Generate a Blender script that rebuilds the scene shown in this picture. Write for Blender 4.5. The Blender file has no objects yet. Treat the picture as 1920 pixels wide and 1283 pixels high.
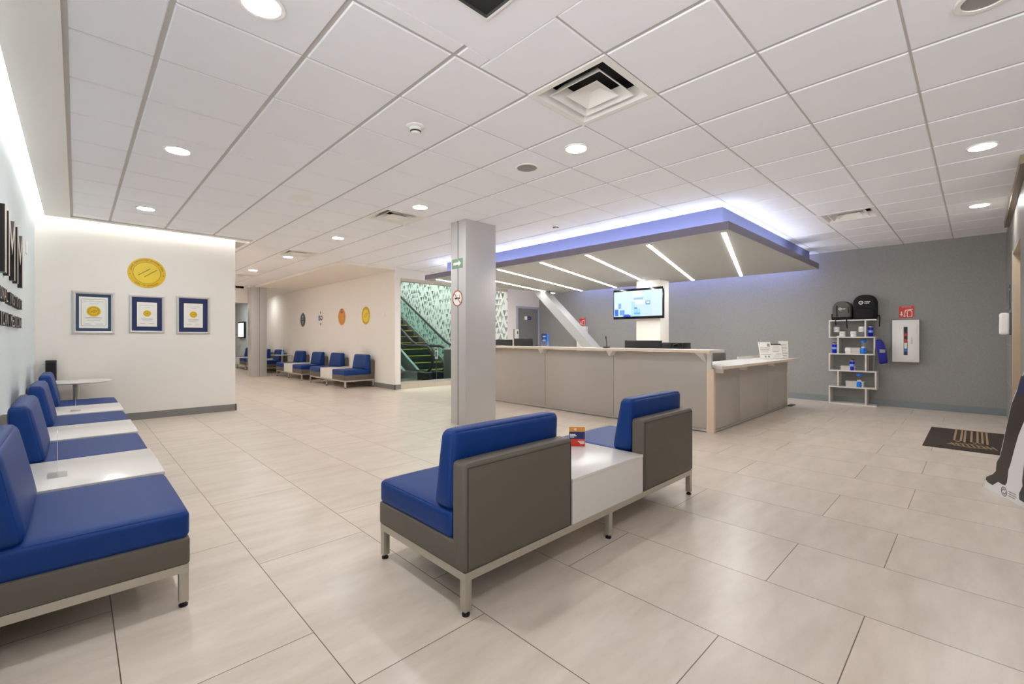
import bpy, bmesh, math, random
from mathutils import Matrix, Vector
random.seed(7)
PI = math.pi
scn = bpy.context.scene
COL = scn.collection

# ------------------------------------------------------------------ camera
cam_d = bpy.data.cameras.new('camera')
cam_d.sensor_width = 36.0
cam_d.lens = 843.5 / 1920 * 36.0
cam_d.shift_y = -7.7 / 1920
cam_d.clip_start = 0.02
cam = bpy.data.objects.new('camera', cam_d)
cam.location = (0, 0, 1.2)
cam.rotation_euler = (PI / 2, 0, -math.radians(44.09))
COL.objects.link(cam)
scn.camera = cam

# ------------------------------------------------------------------ world, exposure
w = bpy.data.worlds.new('daylight_and_uplight'); scn.world = w
w.use_nodes = True
bg = w.node_tree.nodes['Background']
# dim sky above, brighter lower half added as uplight on the ceiling
wt = w.node_tree.nodes.new('ShaderNodeTexCoord'); wsp = w.node_tree.nodes.new('ShaderNodeSeparateXYZ')
wr = w.node_tree.nodes.new('ShaderNodeMapRange')
wr.inputs['From Min'].default_value = -0.06; wr.inputs['From Max'].default_value = 0.0
wr.inputs['To Min'].default_value = 2.8; wr.inputs['To Max'].default_value = 0.2
w.node_tree.links.new(wt.outputs['Generated'], wsp.inputs[0]); w.node_tree.links.new(wsp.outputs[2], wr.inputs[0])
w.node_tree.links.new(wr.outputs[0], bg.inputs['Strength'])
bg.inputs['Color'].default_value = (0.97, 0.98, 1.0, 1)
vs = scn.view_settings
vs.view_transform = 'Standard'; vs.look = 'None'
scn.cycles.max_bounces = 16; scn.cycles.diffuse_bounces = 12; scn.cycles.transparent_max_bounces = 16
vs.exposure = 1.07; vs.gamma = 1.0; vs.use_curve_mapping = False
LAMP = 84.0        # downlight lens
STRIP = 22.0       # canopy light lines
COVE = 13.0        # wall cove
HALO = 10.0         # canopy halo
ZC = 2.825

# ------------------------------------------------------------------ materials
def newmat(name):
    m = bpy.data.materials.new(name); m.use_nodes = True
    nt = m.node_tree
    return m, nt, nt.nodes['Principled BSDF']

def srgb(r, g, b):
    f = lambda c: (c / 255 / 12.92) if c / 255 <= 0.04045 else ((c / 255 + 0.055) / 1.055) ** 2.4
    return (f(r), f(g), f(b), 1)

def mat(name, col, rough=0.5, metal=0.0, noise=0.0, nscale=40.0, bump=0.0, bscale=300.0, stretch=(1, 1, 1), spec=0.5, coat=0.0):
    m, nt, p = newmat(name)
    p.inputs['Roughness'].default_value = rough
    p.inputs['Metallic'].default_value = metal
    p.inputs['Specular IOR Level'].default_value = spec
    p.inputs['Coat Weight'].default_value = coat
    N = nt.nodes; L = nt.links
    tc = N.new('ShaderNodeTexCoord')
    mp = N.new('ShaderNodeMapping'); mp.inputs['Scale'].default_value = stretch
    L.new(tc.outputs['Object'], mp.inputs['Vector'])
    nz = N.new('ShaderNodeTexNoise'); nz.inputs['Scale'].default_value = nscale; nz.inputs['Detail'].default_value = 4
    L.new(mp.outputs['Vector'], nz.inputs['Vector'])
    mx = N.new('ShaderNodeMix'); mx.data_type = 'RGBA'
    a = [c * (1 - noise) for c in col[:3]] + [1]; b = [min(1, c * (1 + noise)) for c in col[:3]] + [1]
    mx.inputs[6].default_value = a; mx.inputs[7].default_value = b
    L.new(nz.outputs['Fac'], mx.inputs[0])
    L.new(mx.outputs[2], p.inputs['Base Color'])
    if bump > 0:
        n2 = N.new('ShaderNodeTexNoise'); n2.inputs['Scale'].default_value = bscale; n2.inputs['Detail'].default_value = 3
        L.new(mp.outputs['Vector'], n2.inputs['Vector'])
        bp = N.new('ShaderNodeBump'); bp.inputs['Strength'].default_value = bump; bp.inputs['Distance'].default_value = 0.004
        L.new(n2.outputs['Fac'], bp.inputs['Height']); L.new(bp.outputs['Normal'], p.inputs['Normal'])
    return m

def emit(name, col, strength):
    m, nt, p = newmat(name)
    p.inputs['Base Color'].default_value = (0.8, 0.8, 0.8, 1)
    p.inputs['Emission Color'].default_value = col
    p.inputs['Emission Strength'].default_value = strength
    return m

def mnode(nt, op, a, b=None, c=None):
    n = nt.nodes.new('ShaderNodeMath'); n.operation = op
    for i, v in enumerate((a, b, c)):
        if v is None: continue
        if isinstance(v, (int, float)): n.inputs[i].default_value = v
        else: nt.links.new(v, n.inputs[i])
    return n.outputs[0]

def floor_material():
    m, nt, p = newmat('beige_stone_floor_tiles')
    N = nt.nodes; L = nt.links
    tc = N.new('ShaderNodeTexCoord'); sp = N.new('ShaderNodeSeparateXYZ')
    L.new(tc.outputs['Object'], sp.inputs[0])
    x, y = sp.outputs[0], sp.outputs[1]
    sx = mnode(nt, 'DIVIDE', mnode(nt, 'SUBTRACT', x, 0.695), 0.5825)
    ix = mnode(nt, 'FLOOR', sx)
    par = mnode(nt, 'MODULO', mnode(nt, 'ADD', ix, 100.0), 2.0)       # 0 even strip, 1 odd strip
    off = mnode(nt, 'MULTIPLY_ADD', par, -0.767, 1.490)
    sy = mnode(nt, 'DIVIDE', mnode(nt, 'SUBTRACT', y, off), 1.155)
    iy = mnode(nt, 'FLOOR', sy)
    fx = mnode(nt, 'SUBTRACT', sx, ix); fy = mnode(nt, 'SUBTRACT', sy, iy)
    dx = mnode(nt, 'MULTIPLY', mnode(nt, 'MINIMUM', fx, mnode(nt, 'SUBTRACT', 1.0, fx)), 0.5825)
    dy = mnode(nt, 'MULTIPLY', mnode(nt, 'MINIMUM', fy, mnode(nt, 'SUBTRACT', 1.0, fy)), 1.155)
    d = mnode(nt, 'MINIMUM', dx, dy)
    grout = mnode(nt, 'LESS_THAN', d, 0.0019)
    # per-tile tone
    cb = N.new('ShaderNodeCombineXYZ'); L.new(ix, cb.inputs[0]); L.new(iy, cb.inputs[1])
    wn = N.new('ShaderNodeTexWhiteNoise'); L.new(cb.outputs[0], wn.inputs['Vector'])
    # stone veins, offset per tile
    mp = N.new('ShaderNodeMapping'); mp.inputs['Scale'].default_value = (1.4, 5.0, 1); mp.inputs['Rotation'].default_value = (0, 0, 0.5)
    va = N.new('ShaderNodeVectorMath'); va.operation = 'MULTIPLY_ADD'
    L.new(wn.outputs['Color'], va.inputs[0]); va.inputs[1].default_value = (20, 20, 20); L.new(tc.outputs['Object'], va.inputs[2])
    L.new(va.outputs[0], mp.inputs['Vector'])
    nz = N.new('ShaderNodeTexNoise'); nz.inputs['Scale'].default_value = 1.6; nz.inputs['Detail'].default_value = 8; nz.inputs['Roughness'].default_value = 0.6; nz.inputs['Distortion'].default_value = 0.0
    L.new(mp.outputs[0], nz.inputs['Vector'])
    cr = N.new('ShaderNodeValToRGB')
    cr.color_ramp.elements[0].position = 0.32; cr.color_ramp.elements[0].color = FLOOR_A
    cr.color_ramp.elements[1].position = 0.68; cr.color_ramp.elements[1].color = FLOOR_B
    L.new(nz.outputs['Fac'], cr.inputs[0])
    hs = N.new('ShaderNodeHueSaturation')
    L.new(cr.outputs[0], hs.inputs['Color'])
    L.new(mnode(nt, 'MULTIPLY_ADD', wn.outputs['Value'], 0.07, 0.965), hs.inputs['Value'])
    mx = N.new('ShaderNodeMix'); mx.data_type = 'RGBA'
    L.new(grout, mx.inputs[0]); L.new(hs.outputs[0], mx.inputs[6]); mx.inputs[7].default_value = srgb(105, 88, 74)
    L.new(mx.outputs[2], p.inputs['Base Color'])
    L.new(mnode(nt, 'MULTIPLY_ADD', nz.outputs['Fac'], 0.04, 0.28), p.inputs['Roughness'])
    bp = N.new('ShaderNodeBump'); bp.inputs['Strength'].default_value = 0.25; bp.inputs['Distance'].default_value = 0.003
    L.new(mnode(nt, 'MULTIPLY', grout, -1.0), bp.inputs['Height'])
    L.new(bp.outputs['Normal'], p.inputs['Normal'])
    return m

def linen_material(name, c0, c1, sc=1.0):
    m, nt, p = newmat(name)
    N = nt.nodes; L = nt.links
    tc = N.new('ShaderNodeTexCoord')
    outs = []
    for s in ((1, 60, 900), (1, 900, 40)):
        mp = N.new('ShaderNodeMapping'); mp.inputs['Scale'].default_value = (1, s[1] * sc * 0.8, s[2] * sc * 0.8)
        L.new(tc.outputs['Object'], mp.inputs['Vector'])
        nz = N.new('ShaderNodeTexNoise'); nz.inputs['Scale'].default_value = 1.0; nz.inputs['Detail'].default_value = 2
        L.new(mp.outputs[0], nz.inputs['Vector']); outs.append(nz.outputs['Fac'])
    s = mnode(nt, 'MULTIPLY', mnode(nt, 'ADD', outs[0], outs[1]), 0.5)
    cr = N.new('ShaderNodeValToRGB')
    cr.color_ramp.elements[0].position = 0.3; cr.color_ramp.elements[0].color = c0
    cr.color_ramp.elements[1].position = 0.7; cr.color_ramp.elements[1].color = c1
    L.new(s, cr.inputs[0]); L.new(cr.outputs[0], p.inputs['Base Color'])
    p.inputs['Roughness'].default_value = 0.75
    return m

def triangle_material():
    m, nt, p = newmat('triangle_pattern_wallpaper')
    N = nt.nodes; L = nt.links
    tc = N.new('ShaderNodeTexCoord'); sp = N.new('ShaderNodeSeparateXYZ'); L.new(tc.outputs['Object'], sp.inputs[0])
    u = mnode(nt, 'MULTIPLY', sp.outputs[1], 6.4); v = mnode(nt, 'MULTIPLY', sp.outputs[2], 6.0)
    row = mnode(nt, 'FLOOR', v)
    us = mnode(nt, 'MULTIPLY_ADD', mnode(nt, 'MODULO', mnode(nt, 'ADD', row, 50.0), 2.0), 0.5, u)
    iu = mnode(nt, 'FLOOR', us)
    fu = mnode(nt, 'SUBTRACT', us, iu); fv = mnode(nt, 'SUBTRACT', v, row)
    cb = N.new('ShaderNodeCombineXYZ'); L.new(iu, cb.inputs[0]); L.new(row, cb.inputs[1])
    wn = N.new('ShaderNodeTexWhiteNoise'); L.new(cb.outputs[0], wn.inputs['Vector'])
    ws = N.new('ShaderNodeSeparateColor'); L.new(wn.outputs['Color'], ws.inputs[0])
    flip = mnode(nt, 'GREATER_THAN', ws.outputs[0], 0.45)
    g = mnode(nt, 'ABSOLUTE', mnode(nt, 'SUBTRACT', fv, flip))
    h = mnode(nt, 'MULTIPLY', mnode(nt, 'ABSOLUTE', mnode(nt, 'SUBTRACT', fu, mnode(nt, 'MULTIPLY_ADD', ws.outputs[1], 0.4, 0.3))), 2.0)
    tri = mnode(nt, 'LESS_THAN', mnode(nt, 'ADD', g, h), 0.93)
    dark = mnode(nt, 'LESS_THAN', ws.outputs[2], 0.9)
    mask = mnode(nt, 'MULTIPLY', tri, dark)
    tone = N.new('ShaderNodeMix'); tone.data_type = 'RGBA'
    L.new(ws.outputs[1], tone.inputs[0]); tone.inputs[6].default_value = srgb(96, 104, 104); tone.inputs[7].default_value = srgb(190, 197, 195)
    mx = N.new('ShaderNodeMix'); mx.data_type = 'RGBA'
    L.new(mask, mx.inputs[0]); mx.inputs[6].default_value = srgb(226, 228, 224); L.new(tone.outputs[2], mx.inputs[7])
    L.new(mx.outputs[2], p.inputs['Base Color']); p.inputs['Roughness'].default_value = 0.6
    return m

def glass_material(name, col, thin_alpha):
    m, nt, p = newmat(name)
    N = nt.nodes; L = nt.links
    for n in list(N): N.remove(n)
    out = N.new('ShaderNodeOutputMaterial'); tr = N.new('ShaderNodeBsdfTransparent'); gl = N.new('ShaderNodeBsdfGlossy')
    tr.inputs['Color'].default_value = col; gl.inputs['Roughness'].default_value = 0.02
    mx = N.new('ShaderNodeMixShader'); mx.inputs[0].default_value = thin_alpha
    L.new(tr.outputs[0], mx.inputs[1]); L.new(gl.outputs[0], mx.inputs[2]); L.new(mx.outputs[0], out.inputs[0])
    return m

def screen_material(name, strength):
    m, nt, p = newmat(name)
    at = nt.nodes.new('ShaderNodeVertexColor'); at.layer_name = 'picture'
    p.inputs['Base Color'].default_value = (0.01, 0.01, 0.01, 1)
    nt.links.new(at.outputs['Color'], p.inputs['Emission Color'])
    p.inputs['Emission Strength'].default_value = strength
    p.inputs['Roughness'].default_value = 0.2
    return m

FLOOR_A = srgb(205, 191, 175); FLOOR_B = srgb(222, 209, 194)
M = dict(
    floor=floor_material(),
    ceil_tile=mat('white_mineral_ceiling_tile', srgb(242, 243, 248), 0.9, noise=0.015, nscale=400, bump=0.15, bscale=500),
    ceil_grid=mat('ceiling_grid_metal', srgb(194, 191, 188), 0.7),
    gypsum=mat('white_gypsum', srgb(236, 233, 228), 0.85, noise=0.01, nscale=3),
    cream=mat('cream_gypsum', srgb(238, 231, 222), 0.85, noise=0.01, nscale=3),
    wall=mat('white_wall_paint', srgb(237, 232, 225), 0.8, noise=0.012, nscale=4, bump=0.05, bscale=200),
    left_wall=mat('pale_grey_wall_covering', srgb(214, 224, 226), 0.6, noise=0.03, nscale=3, stretch=(1, 30, 0.6)),
    pale_blue=mat('pale_blue_wall_paint', srgb(205, 214, 216), 0.8),
    linen=linen_material('grey_linen_wallpaper', srgb(130, 129, 126), srgb(170, 170, 167)),
    base=mat('grey_baseboard', srgb(128, 127, 123), 0.5, noise=0.03, nscale=20),
    base_blue=mat('blue_grey_baseboard', srgb(132, 140, 142), 0.5, noise=0.03, nscale=20),
    pillar=mat('grey_metallic_cladding', srgb(196, 194, 193), 0.38, metal=0.2, noise=0.02, nscale=200, stretch=(1, 1, 0.02)),
    beam=mat('grey_beam_paint', srgb(172, 172, 172), 0.4, noise=0.02, nscale=10),
    seam=mat('dark_joint', srgb(60, 58, 56), 0.7),
    blue=mat('blue_vinyl', srgb(4, 53, 122), 0.48, spec=0.3, noise=0.05, nscale=6, bump=0.08, bscale=350),
    taupe=mat('grey_brown_vinyl', srgb(102, 94, 84), 0.5, spec=0.35, noise=0.04, nscale=8, bump=0.1, bscale=300),
    steel=mat('brushed_nickel_tube', srgb(190, 184, 172), 0.35, metal=0.6, noise=0.03, nscale=300, stretch=(1, 1, 0.1)),
    black=mat('black_plastic', srgb(26, 26, 28), 0.45),
    black_gloss=mat('glossy_black', srgb(16, 16, 20), 0.15),
    rubber=mat('black_rubber', srgb(22, 22, 22), 0.7),
    laminate=mat('white_laminate', srgb(226, 222, 216), 0.25, noise=0.01, nscale=5),
    panel=mat('grey_metallic_laminate', srgb(189, 182, 175), 0.34, metal=0.12, noise=0.04, nscale=400, stretch=(1, 1, 0.05)),
    maple=mat('pale_maple_edge', srgb(232, 213, 190), 0.45, noise=0.05, nscale=8, stretch=(1, 1, 0.1)),
    aluminium=mat('aluminium_trim', srgb(205, 203, 198), 0.3, metal=0.7),
    canopy_grey=mat('warm_grey_panel', srgb(180, 179, 174), 0.55, noise=0.02, nscale=2),
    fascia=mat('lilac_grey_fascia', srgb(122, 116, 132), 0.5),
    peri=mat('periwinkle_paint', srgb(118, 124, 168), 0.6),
    white=mat('white_plastic', srgb(238, 236, 232), 0.4),
    gold=mat('gold_print', srgb(226, 186, 20), 0.4, noise=0.12, nscale=9),
    gold_lt=mat('light_gold_print', srgb(236, 206, 60), 0.4, noise=0.1, nscale=7),
    gold_dk=mat('dark_gold_ink', srgb(120, 88, 10), 0.5),
    orange=mat('orange_bronze_print', srgb(224, 150, 62), 0.5, noise=0.06, nscale=12),
    seal_grey=mat('dark_grey_print', srgb(92, 94, 96), 0.5),
    ink=mat('black_ink', srgb(40, 38, 38), 0.6),
    ink_grey=mat('grey_ink', srgb(150, 148, 146), 0.6),
    navy=mat('navy_mat_board', srgb(28, 44, 96), 0.6, noise=0.05, nscale=60),
    slate=mat('slate_blue_mat_board', srgb(52, 70, 100), 0.6, noise=0.05, nscale=60),
    paper=mat('white_paper', srgb(240, 238, 232), 0.7),
    silver=mat('silver_picture_frame', srgb(205, 202, 198), 0.35, metal=0.3),
    letter=mat('black_letter_face', srgb(34, 30, 28), 0.35),
    letter_edge=mat('silver_letter_edge', srgb(190, 184, 176), 0.35, metal=0.5),
    red=mat('red_sign_enamel', srgb(214, 52, 34), 0.4),
    green=mat('sage_green_sign', srgb(120, 150, 122), 0.5),
    brown_ring=mat('brown_sign_ring', srgb(176, 112, 72), 0.5),
    royal=mat('royal_blue_coating', srgb(10, 14, 196), 0.35),
    navy_cloth=mat('royal_blue_nylon', srgb(16, 20, 140), 0.55, noise=0.1, nscale=14, bump=0.2, bscale=25),
    sky=mat('bright_blue_plastic', srgb(20, 120, 232), 0.3),
    pale_sky=mat('pale_blue_label', srgb(130, 180, 236), 0.5),
    heather=mat('heather_grey_fabric', srgb(98, 98, 94), 0.85, noise=0.25, nscale=220, bump=0.2, bscale=200),
    black_cloth=mat('black_fabric', srgb(22, 21, 24), 0.8, noise=0.1, nscale=100, bump=0.2, bscale=150),
    greige_box=mat('grey_white_card', srgb(205, 200, 194), 0.7),
    matt=mat('dark_brown_mat_pile', srgb(58, 48, 42), 0.95, noise=0.35, nscale=130, bump=0.6, bscale=400),
    tan=mat('tan_mat_pile', srgb(158, 134, 100), 0.95, noise=0.15, nscale=130),
    stone=mat('grey_wall_tile', srgb(150, 146, 138), 0.3, noise=0.08, nscale=6),
    beige_stone=mat('beige_wall_tile', srgb(186, 168, 142), 0.35, noise=0.1, nscale=5),
    bronze=mat('bronze_trim', srgb(140, 124, 104), 0.3, metal=0.5),
    door=mat('grey_door_paint', srgb(128, 127, 124), 0.5),
    door_frame=mat('grey_blue_frame', srgb(176, 178, 196), 0.5),
    trouser=mat('printed_black_trousers', srgb(44, 36, 36), 0.4),
    boot=mat('printed_black_boot', srgb(30, 26, 25), 0.35),
    polo=mat('printed_navy_shirt', srgb(34, 36, 84), 0.4),
    skin=mat('printed_skin', srgb(206, 160, 132), 0.4),
    hair=mat('printed_dark_hair', srgb(40, 30, 26), 0.4),
    foam=mat('white_foam_board', srgb(222, 222, 224), 0.35),
    glass=glass_material('greenish_glass', (0.88, 0.955, 0.935, 1), 0.002),
    clear=glass_material('clear_acrylic', (0.985, 0.99, 0.99, 1), 0.05),
    dark_floor=mat('dark_landing_plate', srgb(98, 104, 108), 0.35, metal=0.2),
    step=mat('dark_escalator_step', srgb(52, 54, 56), 0.5, metal=0.4),
    yellow=mat('yellow_step_edge', srgb(226, 190, 20), 0.5),
    handrail=mat('black_rubber_handrail', srgb(24, 24, 26), 0.4),
    chrome=mat('brushed_stainless', srgb(190, 192, 192), 0.25, metal=0.8),
    dark_cab=mat('dark_grey_metal', srgb(92, 94, 92), 0.5, metal=0.3),
    triangles=triangle_material(),
    vent_dark=mat('dark_duct', srgb(40, 42, 44), 0.8),
    speaker_grille=mat('grey_speaker_mesh', srgb(150, 146, 144), 0.7, noise=0.2, nscale=600),
    curb=mat('beige_tile_curb', srgb(205, 192, 172), 0.35, noise=0.03, nscale=4),
    lamp=emit('downlight_lens', (0.975, 0.985, 1.0, 1), LAMP),
    strip=emit('canopy_light_line', (1.0, 0.98, 0.96, 1), STRIP),
    cove=emit('cove_led', (0.97, 0.98, 1.0, 1), COVE),
    halo=emit('cool_white_led', (0.84, 0.89, 1.0, 1), HALO),
    halo_blue=emit('blue_led', (0.50, 0.55, 1.0, 1), HALO * 1.5),
    corridor_fill=emit('corridor_fill_glow', (1.0, 0.97, 0.93, 1), 8.0),
    panel_lamp=emit('fill_panel', (0.95, 1.0, 1.0, 1), 26.0),
    screen=screen_material('screen_picture', 0.50),
)

# ------------------------------------------------------------------ mesh builder
class MB:
    def __init__(s): s.v = []; s.f = []; s.mi = []; s.M = Matrix.Identity(4)
    def raw(s, vs_, fs, m=0, T=None):
        T = s.M @ T if T is not None else s.M
        o = len(s.v)
        s.v += [tuple(T @ Vector(p)) for p in vs_]
        for f in fs: s.f.append([i + o for i in f]); s.mi.append(m)
        return s
    def bm(s, b, m=0, T=None):
        b.verts.index_update()
        s.raw([tuple(v.co) for v in b.verts], [[v.index for v in f.verts] for f in b.faces], m, T); b.free(); return s
    def box(s, x0, x1, y0, y1, z0, z1, m=0, bev=0.0, seg=2, T=None):
        x0, x1 = min(x0, x1), max(x0, x1); y0, y1 = min(y0, y1), max(y0, y1); z0, z1 = min(z0, z1), max(z0, z1)
        if bev <= 0:
            return s.raw([(x0, y0, z0), (x1, y0, z0), (x1, y1, z0), (x0, y1, z0), (x0, y0, z1), (x1, y0, z1), (x1, y1, z1), (x0, y1, z1)],
                         [(3, 2, 1, 0), (4, 5, 6, 7), (0, 1, 5, 4), (1, 2, 6, 5), (2, 3, 7, 6), (3, 0, 4, 7)], m, T)
        b = bmesh.new(); bmesh.ops.create_cube(b, size=1)
        for v in b.verts: v.co = Vector(((x0 + x1) / 2 + v.co.x * (x1 - x0), (y0 + y1) / 2 + v.co.y * (y1 - y0), (z0 + z1) / 2 + v.co.z * (z1 - z0)))
        bmesh.ops.bevel(b, geom=b.edges[:], offset=bev, segments=seg, profile=0.5, affect='EDGES')
        return s.bm(b, m, T)
    def cushion(s, x0, x1, y0, y1, z0, z1, r, puff=(0, 0, 0), m=0, warp=None, n=11):
        b = bmesh.new(); bmesh.ops.create_cube(b, size=2)
        bmesh.ops.subdivide_edges(b, edges=b.edges[:], cuts=n, use_grid_fill=True)
        h = ((x1 - x0) / 2, (y1 - y0) / 2, (z1 - z0) / 2); c = ((x0 + x1) / 2, (y0 + y1) / 2, (z0 + z1) / 2)
        for v in b.verts:
            p = v.co.copy()
            t = [math.copysign(1 - (1 - min(1, abs(a))) ** 2.6, a) if abs(a) > 1e-6 else 0.0 for a in p]
            q = Vector([t[i] * h[i] for i in range(3)])
            k = Vector([max(-(h[i] - r), min(h[i] - r, q[i])) for i in range(3)])
            d = q - k
            if d.length > 1e-9:
                q = k + d.normalized() * min(r, d.length) if d.length > r else q
            u = [1 - p[i] ** 2 for i in range(3)]
            if abs(p.x) > .999: q.x += math.copysign(puff[0], p.x) * u[1] * u[2]
            if abs(p.y) > .999: q.y += math.copysign(puff[1], p.y) * u[0] * u[2]
            if abs(p.z) > .999: q.z += math.copysign(puff[2], p.z) * u[0] * u[1]
            q = Vector((q.x + c[0], q.y + c[1], q.z + c[2]))
            v.co = Vector(warp(q)) if warp else q
        return s.bm(b, m)
    def prism(s, pts, t0, t1, m=0, axis='z', T=None):
        """polygon pts (a,b) extruded t0..t1 along axis"""
        n = len(pts)
        def P(a, b, t): return {'z': (a, b, t), 'y': (a, t, b), 'x': (t, a, b)}[axis]
        vs_ = [P(a, b, t0) for a, b in pts] + [P(a, b, t1) for a, b in pts]
        fs = [list(range(n))[::-1], list(range(n, 2 * n))] + [[i, (i + 1) % n, n + (i + 1) % n, n + i] for i in range(n)]
        return s.raw(vs_, fs, m, T)
    def lathe(s, prof, n=32, m=0, cx=0, cy=0, T=None):
        """profile of (radius, z) about the vertical axis"""
        vs_ = []; fs = []
        for r, z in prof:
            for k in range(n):
                a = 2 * PI * k / n; vs_.append((cx + r * math.cos(a), cy + r * math.sin(a), z))
        for i in range(len(prof) - 1):
            for k in range(n):
                fs.append([i * n + k, i * n + (k + 1) % n, (i + 1) * n + (k + 1) % n, (i + 1) * n + k])
        if prof[0][0] > 1e-6: fs.append(list(range(n))[::-1])
        if prof[-1][0] > 1e-6: fs.append([(len(prof) - 1) * n + k for k in range(n)])
        return s.raw(vs_, fs, m, T)
    def tube(s, pts, r, n=10, m=0, closed=False):
        pts = [Vector(p) for p in pts]; vs_ = []; fs = []
        L_ = len(pts); up0 = None
        for i, p in enumerate(pts):
            a = pts[(i - 1) % L_] if (closed or i > 0) else p
            b = pts[(i + 1) % L_] if (closed or i < L_ - 1) else p
            t = (b - a).normalized()
            ref = up0 if up0 is not None else (Vector((0, 0, 1)) if abs(t.z) < .9 else Vector((1, 0, 0)))
            u = (ref - t * ref.dot(t)).normalized(); up0 = u; v = t.cross(u)
            for k in range(n):
                an = 2 * PI * k / n; vs_.append(tuple(p + (u * math.cos(an) + v * math.sin(an)) * r))
        for i in range(L_ if closed else L_ - 1):
            j = (i + 1) % L_
            for k in range(n): fs.append([i * n + k, i * n + (k + 1) % n, j * n + (k + 1) % n, j * n + k])
        if not closed: fs += [list(range(n))[::-1], [(L_ - 1) * n + k for k in range(n)]]
        return s.raw(vs_, fs, m)
    def text(s, txt, size, T, m=0, depth=0.0005, align='CENTER', width=None, bold=0.0, side=None):
        """flat text in the local xy plane of T, raised by depth"""
        cu = bpy.data.curves.new('t', 'FONT'); cu.body = txt; cu.size = size; cu.align_x = align; cu.align_y = 'CENTER'
        cu.extrude = depth / 2; cu.offset = bold; cu.resolution_u = 3
        ob = bpy.data.objects.new('t', cu); COL.objects.link(ob)
        dg = bpy.context.evaluated_depsgraph_get(); me = bpy.data.meshes.new_from_object(ob.evaluated_get(dg))
        vs_ = [tuple(v.co) for v in me.vertices]
        if vs_ and width:
            lo = min(v[0] for v in vs_); hi = max(v[0] for v in vs_); k = width / max(1e-6, hi - lo)
            vs_ = [(v[0] * k, v[1], v[2]) for v in vs_]
        for p in me.polygons:
            pass
        T2 = T @ Matrix.Translation((0, 0, depth / 2))
        if side is None: s.raw(vs_, [list(p.vertices) for p in me.polygons], m, T2)
        else:
            o = len(s.v); s.raw(vs_, [list(p.vertices) for p in me.polygons], m, T2)
            k0 = len(s.mi) - len(me.polygons)
            for i, p in enumerate(me.polygons):
                if abs(p.normal.z) < 0.5: s.mi[k0 + i] = side
        bpy.data.objects.remove(ob); bpy.data.curves.remove(cu); bpy.data.meshes.remove(me)
        return s
    def build(s, name, mats, parent=None, smooth=True, loc=None):
        me = bpy.data.meshes.new(name); me.from_pydata(s.v, [], s.f)
        if not isinstance(mats, (list, tuple)): mats = [mats]
        for q in mats: me.materials.append(M[q] if isinstance(q, str) else q)
        for p, i in zip(me.polygons, s.mi): p.material_index = i
        b = bmesh.new(); b.from_mesh(me); bmesh.ops.recalc_face_normals(b, faces=b.faces[:]); b.to_mesh(me); b.free()
        if smooth:
            for p in me.polygons: p.use_smooth = True
            me.set_sharp_from_angle(angle=math.radians(35))
        o = bpy.data.objects.new(name, me); COL.objects.link(o)
        if loc: o.location = loc
        if parent is not None: o.parent = parent
        return o

def tag(o, label=None, cat=None, group=None, kind=None):
    if label: o['label'] = label
    if cat: o['category'] = cat
    if group: o['group'] = group
    if kind: o['kind'] = kind
    return o
def thing(name, label, cat, loc=(0, 0, 0), rz=0.0, group=None):
    o = bpy.data.objects.new(name, None); o.empty_display_size = 0.1
    COL.objects.link(o); o.location = loc; o.rotation_euler = (0, 0, rz)
    return tag(o, label, cat, group)
def struct(name, mb, mats, smooth=False): return tag(mb.build(name, mats, smooth=smooth), kind='structure')
def copy_tree(o, parent=None):
    c = o.copy(); COL.objects.link(c)
    if parent is not None: c.parent = parent
    for ch in list(o.children):
        copy_tree(ch, c)
    return c
def dup(o, label, loc, rz=None, group=None):
    c = copy_tree(o); c['label'] = label; c.location = loc
    if rz is not None: c.rotation_euler = (0, 0, rz)
    if group: c['group'] = group
    return c
def frameT(origin, xdir, ydir):
    """matrix whose local x,y are the given world directions, z = x cross y"""
    x = Vector(xdir).normalized(); y = Vector(ydir).normalized(); z = x.cross(y)
    return Matrix(((x.x, y.x, z.x, origin[0]), (x.y, y.y, z.y, origin[1]), (x.z, y.z, z.z, origin[2]), (0, 0, 0, 1)))
def disc(n, r, cx=0, cy=0, ry=None):
    ry = ry or r
    return [(cx + r * math.cos(2 * PI * k / n), cy + ry * math.sin(2 * PI * k / n)) for k in range(n)]
def ringp(mb, r0, r1, t0, t1, m, T, n=40):
    vs_ = []; fs = []
    for r, t in ((r0, t0), (r1, t0), (r1, t1), (r0, t1)):
        vs_ += [(r * math.cos(2 * PI * k / n), r * math.sin(2 * PI * k / n), t) for k in range(n)]
    for i in range(4):
        j = (i + 1) % 4
        fs += [[i * n + k, i * n + (k + 1) % n, j * n + (k + 1) % n, j * n + k] for k in range(n)]
    mb.raw(vs_, fs, m, T)
def arc_text(mb, txt, r, a0, a1, size, T, m, inward=False):
    for i, ch in enumerate(txt):
        if ch == ' ': continue
        a = a0 + (a1 - a0) * i / max(1, len(txt) - 1)
        rot = a - PI / 2 if not inward else a + PI / 2
        mb.text(ch, size, T @ Matrix.Translation((r * math.cos(a), r * math.sin(a), 0)) @ Matrix.Rotation(rot, 4, 'Z'), m, 0.0006)

# ------------------------------------------------------------------ room shell
XL, XR = -0.389, 10.24      # left wall, grey wall
YC = 8.55                   # wall with the certificates
YG = 9.37                   # glass front and door wall
XB = 5.30                   # wall with the round badges
YR = -0.32                  # tiled wall at right

b = MB(); b.box(-3, 11.5, -5, 9.62, -0.1, 0); b.box(-3, 5.45, 9.62, 26, -0.1, 0)
struct('floor', b, 'floor')
b = MB(); b.box(5.45, 12, 9.62, 24, -0.1, 0.0)
struct('floor_landing', b, 'dark_floor')

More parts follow.
